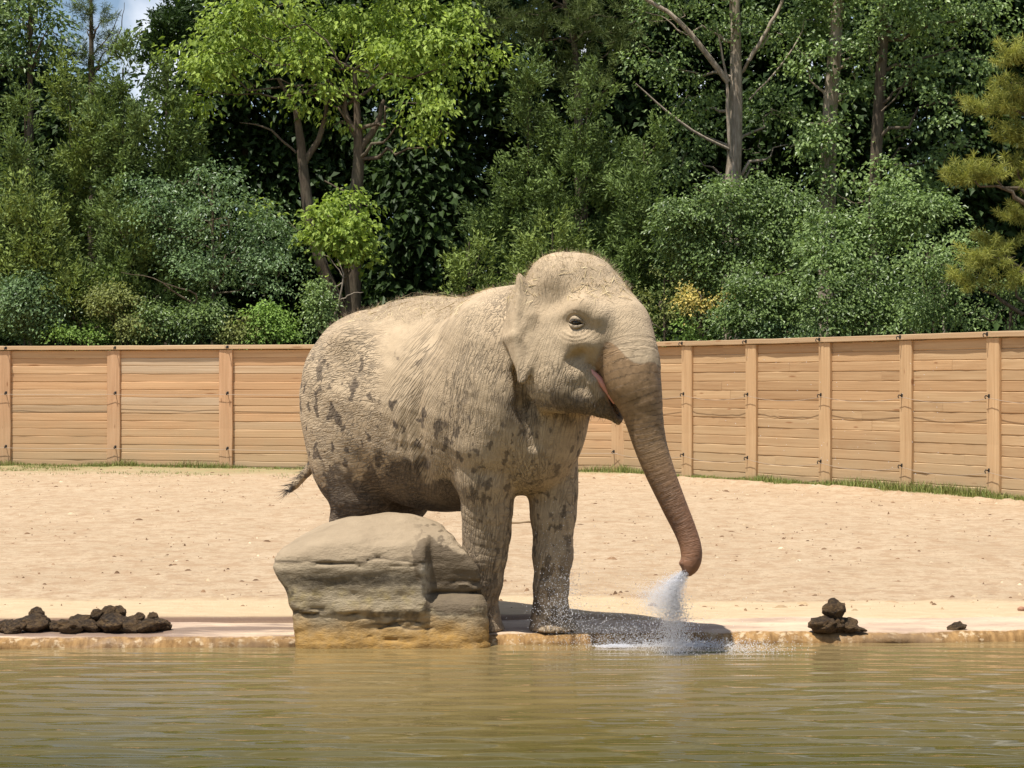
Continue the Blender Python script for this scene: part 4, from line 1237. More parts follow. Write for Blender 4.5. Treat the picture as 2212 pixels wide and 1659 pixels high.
# ================================================================ water spray
rs = np.random.default_rng(99)
tipw = P(1484, 1232, 13.06)
def drops(pos, r, st):
    """octahedral drops; st (n,3) is a stretch vector added along the flight"""
    n = len(pos)
    V = np.zeros((n, 6, 3))
    for k in range(3):
        V[:, 2 * k] = pos; V[:, 2 * k + 1] = pos
        V[:, 2 * k, k] += r; V[:, 2 * k + 1, k] -= r
    V[:, 4] += st * 0.5; V[:, 5] -= st * 0.5
    F = np.array([[0, 2, 4], [2, 1, 4], [1, 3, 4], [3, 0, 4], [2, 0, 5], [1, 2, 5], [3, 1, 5], [0, 3, 5]])
    return V.reshape(-1, 3), (np.arange(n)[:, None, None] * 6 + F[None]).reshape(-1, 3)
# dense jet: a fan blown down and back to the left
n = 24000
t = rs.random(n) ** 0.75
ax0 = P(1412, 1318, 13.12) - tipw
perp = np.cross(ax0, [0, 1, 0]); perp /= np.linalg.norm(perp)
s1 = rs.normal(0, 1, n); s2 = rs.normal(0, 1, n)
core = tipw + ax0 * (t * rs.uniform(0.85, 1.15, n))[:, None] + perp * ((s1 * 0.6 + rs.uniform(-1.3, 1.3, n) * 0.6) * (0.010 + 0.095 * t))[:, None] + np.array([0, 1, 0]) * (s2 * (0.014 + 0.13 * t))[:, None]
rc = rs.uniform(0.0013, 0.0032, n) * (1.15 - 0.4 * t)
stc = ax0[None] / np.linalg.norm(ax0) * (rs.uniform(0.0, 0.010, n))[:, None]
# falling veil below the jet down to the water
n2 = 13000
t2 = rs.random(n2)
src = P(1455, 1262, 13.10)
vel = np.stack([rs.normal(0.05, 0.24, n2), rs.normal(0.05, 0.20, n2), rs.normal(-0.9, 0.5, n2)], 1)
tt = rs.uniform(0, 0.55, n2)
veil = src + vel * tt[:, None] + np.array([0, 0, -2.2]) * (tt ** 2)[:, None]
veil = veil[veil[:, 2] > WZ]
rv = rs.uniform(0.0010, 0.0028, len(veil))
# splash thrown up from the rim to both sides
n3 = 11000
o3 = np.stack([rs.normal(0.92, 0.20, n3), rs.normal(13.42, 0.10, n3), np.full(n3, -0.06)], 1)
v3 = np.stack([rs.normal(-0.75, 0.85, n3), rs.normal(0.12, 0.4, n3), np.abs(rs.normal(0.9, 0.85, n3))], 1)
t3 = rs.uniform(0.02, 0.5, n3)
spl = o3 + v3 * t3[:, None] + np.array([0, 0, -4.9]) * (t3 ** 2)[:, None]
spl = spl[(spl[:, 2] > WZ) & (spl[:, 0] > -0.05)]
rsn = rs.uniform(0.0010, 0.0030, len(spl))
# drops along the far foreleg and small fountains on the water
n4 = 1300
leg_d = np.stack([rs.normal(0.33, 0.09, n4), rs.normal(13.60, 0.06, n4), rs.gamma(2.2, 0.11, n4) * 1.0 + 0.02], 1)
n5 = 900
pud = np.stack([rs.normal(1.55, 0.16, n5), rs.normal(13.30, 0.14, n5), WZ + np.abs(rs.normal(0, 0.028, n5))], 1)
n6 = 1500
foam = np.stack([rs.normal(0.66, 0.05, n6) + rs.exponential(0.06, n6), rs.normal(13.46, 0.02, n6), WZ + 0.002 + np.abs(rs.normal(0, 0.008, n6))], 1)
n7 = 2600
foam2 = np.stack([rs.normal(1.18, 0.16, n7), rs.normal(13.47, 0.035, n7), WZ + 0.002 + np.abs(rs.normal(0, 0.022, n7))], 1)
n8 = 90
air = np.stack([rs.uniform(1.4, 2.9, n8), rs.uniform(13.0, 13.6, n8), rs.uniform(0.9, 1.9, n8)], 1)
allp = np.concatenate([core, veil, spl, leg_d, pud, foam, foam2, air])
allr = np.concatenate([rc, rv, rsn, rs.uniform(0.0015, 0.0036, n4), rs.uniform(0.0015, 0.0035, n5), rs.uniform(0.002, 0.004, n6), rs.uniform(0.0015, 0.0035, n7), rs.uniform(0.0015, 0.003, n8)])
stt = np.zeros((len(allp), 3)); stt[:len(core)] = stc; stt[len(core):len(core) + len(veil), 2] = 0.006
v, q = drops(allp, allr, stt)
me = mesh_np('water_spray', v, q, True)
m = NT('spray_water')
p1 = m.n('ShaderNodeBsdfPrincipled')
p1.inputs['Base Color'].default_value = (0.95, 0.95, 0.97, 1); p1.inputs['Roughness'].default_value = 0.08; p1.inputs['IOR'].default_value = 1.33
tr_ = m.n('ShaderNodeBsdfTranslucent'); tr_.inputs['Color'].default_value = (0.98, 0.98, 1.0, 1)
mx = m.n('ShaderNodeMixShader'); mx.inputs[0].default_value = 0.7
m.l(p1.outputs[0], mx.inputs[1]); m.l(tr_.outputs[0], mx.inputs[2])
tp_ = m.n('ShaderNodeBsdfTransparent'); mx2 = m.n('ShaderNodeMixShader'); mx2.inputs[0].default_value = 0.25
m.l(mx.outputs[0], mx2.inputs[1]); m.l(tp_.outputs[0], mx2.inputs[2]); m.l(mx2.outputs[0], m.out.inputs['Surface'])
tag(link('water_spray', me, m.m), 'white water spray and splashing drops blown from the elephant trunk tip', 'water spray', kind='stuff')

# ================================================================ woodland behind the fence
def leaf_material(name, dark, light, trans=0.35, rough=0.55, spec=0.22):
    m = NT(name)
    col = m.mix(m.attr('lv'), dark, light)
    p = m.n('ShaderNodeBsdfPrincipled')
    m.l(col, p.inputs['Base Color']); p.inputs['Roughness'].default_value = rough; p.inputs['Specular IOR Level'].default_value = spec
    t = m.n('ShaderNodeBsdfTranslucent'); m.l(m.mix(1.0, col, (1.15, 1.2, 0.75), 'MULTIPLY'), t.inputs['Color'])
    mx = m.n('ShaderNodeMixShader'); mx.inputs[0].default_value = trans
    m.l(p.outputs[0], mx.inputs[1]); m.l(t.outputs[0], mx.inputs[2]); m.l(mx.outputs[0], m.out.inputs['Surface'])
    return m.m
LM = {
    'maple': leaf_material('maple_leaf', (0.090, 0.150, 0.020), (0.42, 0.53, 0.105), 0.4),
    'cedar': leaf_material('cedar_leaf', (0.046, 0.072, 0.018), (0.205, 0.285, 0.078), 0.2, 0.6),
    'cedar_y': leaf_material('cedar_leaf_yellowish', (0.054, 0.080, 0.016), (0.265, 0.34, 0.082), 0.2, 0.6),
    'blue': leaf_material('buckthorn_leaf', (0.042, 0.080, 0.030), (0.225, 0.335, 0.135), 0.3, 0.42, 0.4),
    'green': leaf_material('shrub_leaf', (0.038, 0.072, 0.018), (0.245, 0.340, 0.105), 0.3, 0.42, 0.4),
    'bright': leaf_material('bright_shrub_leaf', (0.085, 0.150, 0.025), (0.34, 0.50, 0.115), 0.35),
    'vine': leaf_material('vine_leaf', (0.055, 0.100, 0.024), (0.32, 0.43, 0.150), 0.35, 0.42, 0.4),
    'yellow': leaf_material('yellowed_leaf', (0.22, 0.19, 0.045), (0.78, 0.62, 0.20), 0.3),
    'olive': leaf_material('olive_leaf', (0.085, 0.105, 0.026), (0.33, 0.36, 0.115), 0.3),
    'pine': leaf_material('pine_needle', (0.055, 0.080, 0.024), (0.23, 0.28, 0.095), 0.2, 0.6),
    'pine_y': leaf_material('yellow_pine_needle', (0.150, 0.175, 0.036), (0.50, 0.50, 0.135), 0.25, 0.6),
    'dark': leaf_material('shade_dark_leaf', (0.020, 0.040, 0.010), (0.058, 0.098, 0.024), 0.25),  # greens darkened to carry the deep-wood shade; the dark pine uses them too
}
def bark(name, a, b):
    m = NT(name); oc = m.geo('Position')
    n1 = m.noise(m.map(oc, (16, 16, 2.6)), 1, 5, 0.7); n2 = m.noise(oc, 1.7, 4, 0.6)
    col = m.mix(m.ramp(n1, [(0.35, 0.0), (0.65, 1.0)]), a, b)
    col = m.mix(m.ramp(n2, [(0.45, 0.0), (0.7, 0.5)]), col, (0.17, 0.15, 0.10))
    m.bsdf(col, 0.95, 0.15, m.bump(n1, 0.8, 0.03)); return m.m
M_bark = bark('bark_brown', (0.060, 0.045, 0.032), (0.15, 0.115, 0.08))
M_pale = bark('bark_pale', (0.22, 0.17, 0.12), (0.48, 0.40, 0.31))
M_twig = bark('dead_twig', (0.20, 0.16, 0.12), (0.36, 0.30, 0.24))

def unit(v): return v / (np.linalg.norm(v, axis=-1, keepdims=True) + 1e-9)

def leaf_mesh(name, pos, dr, nr, L, W, lv, fold=0.25):
    dr = unit(dr); nr = unit(nr - (nr * dr).sum(1)[:, None] * dr)
    sd = np.cross(dr, nr)
    base = pos - dr * (L * 0.45)[:, None]
    tip = pos + dr * (L * 0.55)[:, None] - nr * (L * 0.10)[:, None]
    midp = base + dr * (L * 0.42)[:, None]
    l_ = midp + sd * (W / 2)[:, None] + nr * (W * fold)[:, None]
    r_ = midp - sd * (W / 2)[:, None] + nr * (W * fold)[:, None]
    V = np.stack([base, l_, tip, r_], 1).reshape(-1, 3)
    i = np.arange(len(pos))[:, None] * 4
    me = mesh_np(name, V, np.concatenate([i + np.array([[0, 2, 1]]), i + np.array([[0, 3, 2]])]), False)
    fattr(me, 'lv', np.repeat(lv, 4))
    return me

def lobes_w(lobes, d, dj=0.6, rs=rng):
    """lobes given in view units -> world centres and radii"""
    out = []
    for lb in lobes:
        u, v, ru, rv = lb[:4]
        dd = d + (lb[4] if len(lb) > 4 else rs.uniform(-dj, dj))
        k = dd / FK
        out.append((P(u, v, dd), np.array([ru * k, 0.85 * (ru + rv) / 2 * k, rv * k])))
    return out

def crown(name, lobes, kind, L, W, dens, spray, per, rs, droop=0.45, style='broad', parent=None, axis=None, shell=0.5, jl=0.25):
    """leaves gathered in sprays through the volume of the lobes"""
    PS, DS, NS, LV = [], [], [], []
    for c, r in lobes:
        area = 4.2 * (r[0] * r[2] + r[0] * r[1] + r[1] * r[2])
        ns = max(4, int(3.35 * dens * area / (spray * spray)))
        q = unit(rs.normal(size=(ns * 2, 3)))
        keep = rs.random(len(q)) < np.clip(0.62 - 0.5 * q[:, 1] + 0.2 * q[:, 2], 0.12, 1)
        q = q[keep][:ns]
        gap = fbm((c + q * r) * 1.5 + 40, 2, 5)
        if kind != 'dark': q = q[rs.random(len(q)) < (sstep(0.38, 0.49, gap) + 0.10 if style == 'broad' else sstep(0.30, 0.42, gap) + 0.2)]
        if len(q) == 0: continue
        rad = shell + (1.22 - shell) * rs.random(len(q)) ** 0.75
        cen = c + q * rad[:, None] * r
        out = unit(q * np.array([1, 1, 0.4]) + 1e-3)
        sv = rs.random(len(q))
        m_ = rs.poisson(per * 2.0, len(q)) + 3
        idx = np.repeat(np.arange(len(q)), m_)
        n = len(idx)
        if style == 'broad':
            off = rs.normal(size=(n, 3)) * np.array([1, 1, 0.5]) * spray * 0.55
            off[:, 2] -= 0.35 * (off[:, 0] ** 2 + off[:, 1] ** 2) / spray
            p = cen[idx] + off
            dr = unit(off * np.array([1, 1, 0.3])) * 0.6 + out[idx] * 0.35 + rs.normal(size=(n, 3)) * 0.45 + np.array([0, 0, -droop])
            nr = np.array([0, -0.25, 0.8]) + out[idx] * 0.45 + rs.normal(size=(n, 3)) * 0.42
        elif style == 'cedar':
            ax = unit(out[idx] * 0.75 + np.array([0, 0, 0.75]) + rs.normal(size=(n, 3)) * 0.1)
            # flat fans: each spray spreads in a plane containing its axis
            pl = unit(np.cross(ax, rs.normal(size=(len(q), 3))[idx]))
            t = rs.random(n); s = rs.normal(size=n) * 0.42
            p = cen[idx] + ax * ((t - 0.35) * spray * 1.3)[:, None] + pl * (s * spray * (0.35 + 0.5 * t))[:, None] + rs.normal(size=(n, 3)) * spray * 0.16
            dr = ax * 0.8 + pl * (s * 1.3)[:, None] + rs.normal(size=(n, 3)) * 0.3 + np.array([0, 0, -0.12])
            nr = out[idx] * 0.8 + np.array([0, -0.2, 0.5]) + rs.normal(size=(n, 3)) * 0.5
        else:   # pine tuft
            ax = unit(out[idx] * 0.9 + np.array([0, 0, 0.35]))
            rd = unit(rs.normal(size=(n, 3)) + ax * 0.7)
            t = rs.random(n)
            p = cen[idx] + ax * ((t - 0.5) * spray * 1.5)[:, None] + rd * L * 0.5
            dr = rd; nr = rs.normal(size=(n, 3)) + np.array([0, -0.4, 0.6])
        PS.append(p); DS.append(dr); NS.append(nr)
        LV.append(np.clip(0.45 * sv[idx] ** 1.2 + 0.75 * rs.random(n) ** 1.15, 0, 1))
    p = np.concatenate(PS); n = len(p)
    Ls = L * rs.uniform(1 - jl - 0.2, 1 + jl + 0.1, n); Ws = W * rs.uniform(0.75, 1.2, n)
    me = leaf_mesh(name, p, np.concatenate(DS), np.concatenate(NS), Ls, Ws, np.concatenate(LV), 0.2 if style == 'broad' else 0.05)
    global NLEAF
    NLEAF += n
    return link(name, me, LM[kind], parent)
NLEAF = 0

def gz(x, y): return float(sand_z(np.array([[x, y, 0.0]]))[0])

def limb(a, b, n=7, wob=0.12, rs=rng):
    a = np.asarray(a, float); b = np.asarray(b, float)
    t = np.linspace(0, 1, n)[:, None]
    p = a + (b - a) * t
    L = np.linalg.norm(b - a)
    p[1:-1] += rs.normal(size=(n - 2, 3)) * wob * L / n
    return p

def tree(name, label, cat, lobes, d, kind, L, W, dens, spray, per, style='broad', trunk=None, limbs=(), mat=None, group=None, seed=1, twigs=12, droop=0.45, shell=0.5, trunk_r=None, dj=0.6, extra=()):
    """lobes, trunk and limbs in view units; trunk: [(u, v, r_m), ...] from top to foot"""
    rs = np.random.default_rng(seed)
    lw = lobes_w(lobes, d, dj, rs)
    if trunk is None:
        cu = np.mean([c[0] for c, r in lw]); zt = max(c[2] for c, r in lw)
        foot = np.array([cu, d + 0.3, 0.0])
        tp_ = [(np.array([cu, d + 0.2, zt]), 0.03 if trunk_r is None else trunk_r * 0.3), (foot, 0.07 if trunk_r is None else trunk_r)]
    else:
        tp_ = [(P(u, v, d), r) for u, v, r in trunk]
        foot = tp_[-1][0].copy()
    foot[2] = gz(foot[0], foot[1]) - 0.05
    root = empty(name, foot)
    tag(root, label, cat, group)
    pts = curve_pts([list(p) + [r] for p, r in reversed(tp_)] if tp_[-1][0][2] < foot[2] + 0.02 else [list(foot) + [tp_[-1][1] * 1.15]] + [list(p) + [r] for p, r in reversed(tp_)], 14)
    paths = [(pts[:, :3], np.maximum(pts[:, 3], 0.012))]
    for lb in limbs:
        seq = [P(u, v, d + (q[0] if q else 0)) for u, v, r, *q in lb]; rr = [x[2] for x in lb]
        cp = curve_pts([list(p) + [r] for p, r in zip(seq, rr)], 9)
        paths.append((cp[:, :3] + rs.normal(size=(9, 3)) * 0.012, np.maximum(cp[:, 3], 0.006)))
    # branches from the trunk into the lobes
    for c, r in lw[:18]:
        k = np.argmin(np.linalg.norm(pts[:, :3] - (c - np.array([0, 0, 0.5 * r[2] + 0.4])), axis=1))
        paths.append((limb(pts[k, :3], c + rs.normal(size=3) * r * 0.3, 7, 0.35, rs), np.linspace(min(pts[k, 3] * 0.6, 0.05), 0.008, 7)))
        for _ in range(twigs // 6):
            e = c + unit(rs.normal(size=3)) * r * 0.95
            paths.append((limb(c, e, 5, 0.4, rs), np.linspace(0.014, 0.004, 5)))
    v, q = tube_arrays(paths, 7)
    link('trunk', mesh_np('trunk', v, q), mat or M_bark, root)
    crown('crown', lw, kind, L, W, dens, spray, per, rs, droop, style, root, shell=shell)
    for ex in extra:
        crown(ex.get('name', 'crown'), lobes_w(ex['lobes'], d, dj, rs), ex['kind'], ex.get('L', L), ex.get('W', W), ex.get('dens', dens), ex.get('spray', spray), ex.get('per', per), rs, droop, ex.get('style', style), root)
    return root

def cedar_lobes(u, vt, hw, vb=735, n=9, seed=0):
    rs = np.random.default_rng(seed)
    out = []
    for k in range(n):
        t = (k + 0.5) / n
        w = hw * (0.35 + 0.75 * min(1, t * 1.7)) * rs.uniform(0.85, 1.15)
        v = vt + (vb - vt) * t
        out.append((u + rs.uniform(-0.45, 0.45) * hw, v, w * 0.75, (vb - vt) / n * 0.85))
        if t > 0.2: out.append((u + rs.uniform(-0.9, 0.9) * hw, v + rs.uniform(-20, 20), w * 0.5, (vb - vt) / n * 0.75))
    return out

# -- the light green broad-leaved tree and its neighbours, left of the middle
tree('maple_tree', 'tall light green maple with forked trunk and drooping leaf sprays above dark shade', 'tree',
     [(440, 112, 78, 42), (520, 52, 84, 42), (425, 205, 56, 36), (600, 15, 78, 40), (655, 125, 70, 42), (760, 55, 88, 42), (800, 160, 84, 42), (690, 212, 64, 34),
      (870, 35, 92, 42), (955, 95, 84, 40), (1035, 130, 58, 26), (925, 228, 58, 38, -0.9), (890, 285, 40, 20, -0.8), (560, 185, 54, 34), (950, 285, 34, 16, -0.8), (565, 455, 24, 13, -1.2), (735, 262, 40, 26),
      (470, 150, 60, 30), (850, 110, 60, 30), (1000, 40, 60, 30), (600, -80, 190, 50, 0.8), (850, -90, 210, 50, 0.8), (450, -60, 110, 50, 0.8), (620, 95, 110, 60, 2.4), (800, 100, 130, 70, 2.4), (520, 130, 90, 60, 2.4), (930, 170, 90, 50, 2.4)],
     44.5, 'maple', 0.150, 0.090, 0.20, 0.42, 20, 'broad',
     trunk=[(765, 150, 0.05), (772, 260, 0.09), (775, 330, 0.13), (768, 430, 0.15), (762, 720, 0.19)],
     limbs=[[(762, 720, 0.16, 0.3), (690, 560, 0.14), (662, 420, 0.13), (650, 330, 0.11), (640, 240, 0.07), (600, 170, 0.04)], [(655, 360, 0.08), (700, 270, 0.06), (705, 200, 0.04)],
            [(775, 325, 0.09), (815, 270, 0.07), (828, 215, 0.04)], [(772, 300, 0.08), (745, 235, 0.06), (742, 170, 0.03)], [(640, 330, 0.03), (560, 270, 0.02), (520, 265, 0.008)], [(700, 390, 0.02, -1), (770, 430, 0.014, -1.2), (802, 452, 0.008, -1.3)]],
     seed=11, droop=0.7)
tree('maple_sapling', 'small light green maple sapling with one slim stem below the big maple', 'tree',
     [(700, 470, 46, 26), (740, 445, 52, 24), (785, 485, 40, 28), (735, 512, 66, 30), (765, 548, 42, 20), (690, 500, 36, 26)], 42.6, 'maple', 0.135, 0.085, 0.26, 0.36, 18, 'broad',
     trunk=[(740, 450, 0.02), (745, 560, 0.05), (757, 720, 0.07)], seed=12, droop=0.6, dj=0.4)

# -- cedars on the left
CED = [(45, 205, 74, 43.2, 'cedar', 'olive green cedar at the open end of the cedar row, beside the bluish low shrub', 21), (150, 135, 72, 44.0, 'cedar_y', 'yellowish cedar with pointed top standing below the thin pine', 22),
       (262, 108, 76, 43.6, 'cedar', 'broad olive cedar directly below the gap of blue sky', 23), (365, 150, 70, 44.2, 'cedar', 'dark olive cedar touching the maple with its side', 24), (95, 400, 80, 42.4, 'cedar_y', 'short bushy cedar standing in front of the cedar row', 25),
       (265, 420, 76, 42.5, 'cedar', 'short olive cedar beside the bluish buckthorn', 26), (-85, 180, 76, 43.6, 'cedar', 'tall cedar just past the open end of the cedar row', 27), (-220, 240, 80, 43.8, 'cedar_y', 'yellowish cedar farthest along past the cedar row', 28)]
for u, vt, hw, dd, kind, lab, sd in CED:
    tree('cedar_tree', lab, 'cedar', cedar_lobes(u, vt, hw, 735, 8 if vt < 300 else 5, sd), dd, kind, 0.120, 0.042, 0.28, 0.34, 26, 'cedar', seed=sd, trunk_r=0.06, twigs=0, dj=0.35, group='cedars behind the fence')
tree('broadleaf_tree', 'dark broad-leaved tree rising behind the cedars near the sky gap', 'tree',
     [(40, 40, 85, 55), (115, 70, 62, 45), (15, 130, 70, 45), (80, 0, 80, 50), (60, 110, 70, 40)], 47.5, 'green', 0.13, 0.08, 0.25, 0.42, 18, seed=31, trunk_r=0.16)
tree('thin_pine', 'slender pale green pine with see-through crown against the blue sky', 'pine',
     [(190, 20, 32, 40), (205, 75, 40, 34), (180, 115, 36, 28), (225, 40, 20, 26), (235, 105, 26, 20), (195, -40, 26, 40), (262, 95, 14, 16)], 48.0, 'pine', 0.15, 0.012, 0.30, 0.30, 42, 'pine', trunk=[(196, -70, 0.03), (197, 60, 0.05), (198, 200, 0.08)],
     limbs=[[(200, 120, 0.02), (240, 70, 0.012), (262, 20, 0.006)], [(240, 110, 0.02), (262, 55, 0.012), (268, 5, 0.005)], [(262, 100, 0.016), (300, 80, 0.008), (310, 40, 0.004)]], seed=32, shell=0.2)
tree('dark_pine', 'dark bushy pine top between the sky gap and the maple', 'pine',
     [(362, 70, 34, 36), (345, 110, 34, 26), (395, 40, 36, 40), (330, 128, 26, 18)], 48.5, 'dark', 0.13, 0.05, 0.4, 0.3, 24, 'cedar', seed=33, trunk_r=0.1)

# -- buckthorn and low shrubs on the left
tree('buckthorn_shrub', 'large bluish green buckthorn shrub spreading in front of the cedars', 'shrub',
     [(330, 425, 84, 50), (430, 400, 84, 48), (490, 470, 96, 55), (385, 510, 100, 50), (565, 520, 70, 50), (605, 585, 56, 50), (450, 570, 100, 44), (350, 470, 80, 40), (520, 560, 80, 45)], 42.3, 'blue', 0.085, 0.050, 0.27, 0.34, 25,
     seed=41, trunk_r=0.07, limbs=[[(430, 660, 0.03, -0.5), (390, 640, 0.02, -0.6), (330, 600, 0.01, -0.8), (262, 590, 0.005, -0.8)], [(400, 690, 0.03, -0.5), (425, 640, 0.02, -0.7), (350, 610, 0.008, -0.9)]])
tree('dead_shrub', 'bare forked dead shrub with pale twigs in the dark gap below the sapling', 'shrub',
     [(716, 690, 20, 24), (700, 640, 12, 24)], 41.9, 'green', 0.07, 0.045, 0.35, 0.25, 14, trunk=[(716, 660, 0.016), (712, 720, 0.03)], mat=M_twig, seed=42,
     limbs=[[(720, 700, 0.03), (734, 640, 0.022), (742, 590, 0.014), (728, 560, 0.007)], [(732, 650, 0.018), (770, 632, 0.010), (786, 630, 0.005)], [(738, 610, 0.014), (702, 640, 0.008), (690, 650, 0.005)], [(742, 600, 0.012), (715, 560, 0.008), (690, 545, 0.004)]])
LOW = [('low_shrub', 'blue', 45, 640, 66, 62, 'dense bluish shrub in front of the open end of the cedar row, over the fence', 51), ('low_shrub', 'blue', 118, 668, 56, 52, 'bluish green shrub rising behind the fence next to the bright shrub', 52),
       ('low_shrub', 'bright', 170, 702, 62, 34, 'bright yellow-green shrub peeping over the timber fence', 53), ('low_shrub', 'olive', 258, 660, 66, 58, 'olive shrub with mixed dry leaves behind the fence', 54),
       ('low_shrub', 'green', 345, 690, 66, 46, 'mid green shrub under the spread of the buckthorn', 55), ('low_shrub', 'green', 430, 694, 66, 44, 'dark leafed shrub over the fence with shaded hollow behind', 56),
       ('low_shrub', 'bright', 590, 692, 60, 42, 'fresh green shrub over the fence near the elephant rump', 57), ('low_shrub', 'olive', 510, 706, 50, 34, 'small olive shrub squeezed between dark and fresh green shrubs', 58),
       ('low_shrub', 'vine', 694, 668, 30, 62, 'narrow upright leafy shrub beside the bare dead shrub', 59)]
for nm, kind, u, v, ru, rv, lab, sd in LOW:
    rs_ = np.random.default_rng(sd)
    lb = [(u + rs_.uniform(-0.6, 0.6) * ru, v + rs_.uniform(-0.5, 0.7) * rv, ru * rs_.uniform(0.4, 0.65), rv * rs_.uniform(0.4, 0.65)) for _ in range(6)] + [(u, v, ru * 0.6, rv * 0.6)]
    tree(nm, lab, 'shrub', lb, 41.9 - 0.0005 * max(u, 0), kind, 0.075, 0.047, 0.34, 0.28, 22, seed=sd, trunk_r=0.04, dj=0.25, group='shrubs along the fence')

# -- cedars behind the elephant
for u, vt, hw, dd, kind, lab, sd in [(1120, 150, 105, 44.6, 'cedar', 'tall dark cedar right of the maple crown', 61), (1262, 165, 110, 44.0, 'cedar', 'broad cedar rising straight above the elephant head', 62), (1392, 280, 84, 43.2, 'cedar', 'cedar between the elephant forehead and the leaning pale branch', 63),
                                     (1010, 500, 62, 42.4, 'cedar_y', 'low yellowish cedar above the elephant shoulders', 64), (1190, 470, 84, 42.2, 'cedar_y', 'short yellowish cedar right behind the elephant crown', 65)]:
    tree('cedar_tree', lab, 'cedar', cedar_lobes(u, vt, hw, 735, 8 if vt < 300 else 5, sd), dd, kind, 0.120, 0.040, 0.27, 0.34, 26, 'cedar', seed=sd, trunk_r=0.06, twigs=0, dj=0.35, group='cedars behind the fence')
tree('soft_pine', 'feathery pine with dark curved stem between the maple and the vine-hung trees', 'pine',
     [(1085, 40, 80, 45), (1170, 80, 90, 45), (1250, 40, 90, 50), (1330, 90, 80, 50), (1390, 20, 70, 50), (1210, 150, 80, 40), (1300, 160, 70, 40), (1180, -30, 130, 50)], 48.5, 'pine', 0.20, 0.016, 0.22, 0.42, 34, 'pine',
     trunk=[(1216, -60, 0.04), (1222, 20, 0.06), (1240, 90, 0.08), (1250, 300, 0.12)], seed=66, shell=0.2)

# -- tall trees with vines on the right
tree('pale_trunk_tree', 'tall tree with pale grey trunk and long bare leaning dead branches', 'tree',
     [(1480, 35, 92, 45), (1430, 120, 72, 50), (1600, 50, 62, 40), (1690, 75, 70, 50), (1485, 205, 62, 46, 0.5), (1665, 235, 66, 50, 0.6), (1705, 320, 66, 46, 0.6), (1505, 290, 56, 44, 0.6), (1640, 330, 50, 34, 0.8), (1560, -50, 170, 50), (1470, 360, 60, 40, 0.6)],
     46.5, 'vine', 0.105, 0.070, 0.20, 0.40, 20, trunk=[(1586, -60, 0.11), (1588, 60, 0.13), (1590, 180, 0.15), (1588, 300, 0.17), (1583, 380, 0.19)], mat=M_pale, seed=71,
     limbs=[[(1572, 175, 0.075, -0.4), (1520, 110, 0.065, -0.6), (1462, 40, 0.055, -0.7), (1385, -8, 0.045, -0.7)], [(1618, 130, 0.05, -0.5), (1655, 70, 0.045, -0.6), (1692, 0, 0.04, -0.6)], [(1620, 215, 0.02, -0.5), (1680, 150, 0.022, -0.7), (1728, 75, 0.015, -0.7), (1738, 40, 0.008, -0.7)],
            [(1574, 322, 0.035, -0.4), (1500, 285, 0.032, -0.7), (1440, 240, 0.026, -0.8), (1372, 180, 0.014, -0.9)], [(1578, 340, 0.05, -0.3), (1572, 240, 0.045, -0.4), (1568, 150, 0.03, -0.4), (1548, 60, 0.015, -0.4)], [(1470, 70, 0.02, -0.7), (1430, 35, 0.01, -0.7), (1395, 28, 0.006, -0.7)]])
tree('vine_tree', 'tall trunk with sunlit bare patch wrapped in vines', 'tree',
     [(1765, 50, 56, 46), (1840, 90, 54, 46), (1750, 130, 46, 40), (1848, 175, 40, 36), (1800, 20, 70, 40), (1790, 262, 50, 30, -0.4), (1770, 320, 46, 40, -0.4), (1800, 380, 50, 36), (1820, -60, 130, 50)], 46.0, 'vine', 0.115, 0.085, 0.22, 0.38, 18,
     trunk=[(1812, -60, 0.15), (1806, 60, 0.155), (1800, 150, 0.165), (1793, 240, 0.175), (1788, 400, 0.19)], mat=M_pale, seed=72)
tree('vine_tree', 'dark slim trunk with vine leaves hanging down both sides', 'tree',
     [(1925, 55, 66, 40), (1878, 125, 36, 44), (1965, 165, 48, 48), (2010, 75, 70, 46), (2085, 130, 62, 56), (2050, 225, 62, 48), (1955, 290, 52, 44, 0.5), (2015, 370, 70, 46), (1850, 395, 60, 36, -0.3), (1985, 20, 110, 40), (2120, 40, 80, 50), (1935, 380, 40, 36, -0.3), (2080, 320, 70, 50), (2000, -70, 190, 50)],
     45.0, 'vine', 0.110, 0.080, 0.21, 0.38, 19, trunk=[(1912, -60, 0.10), (1908, 80, 0.12), (1900, 200, 0.13), (1893, 330, 0.135), (1886, 500, 0.15)], mat=M_bark, seed=73,
     limbs=[[(1905, 240, 0.02, -0.3), (1955, 180, 0.015, -0.4), (1975, 120, 0.008, -0.4)], [(1890, 420, 0.025, -0.5), (1850, 440, 0.02, -0.6), (1808, 420, 0.01, -0.6)]])

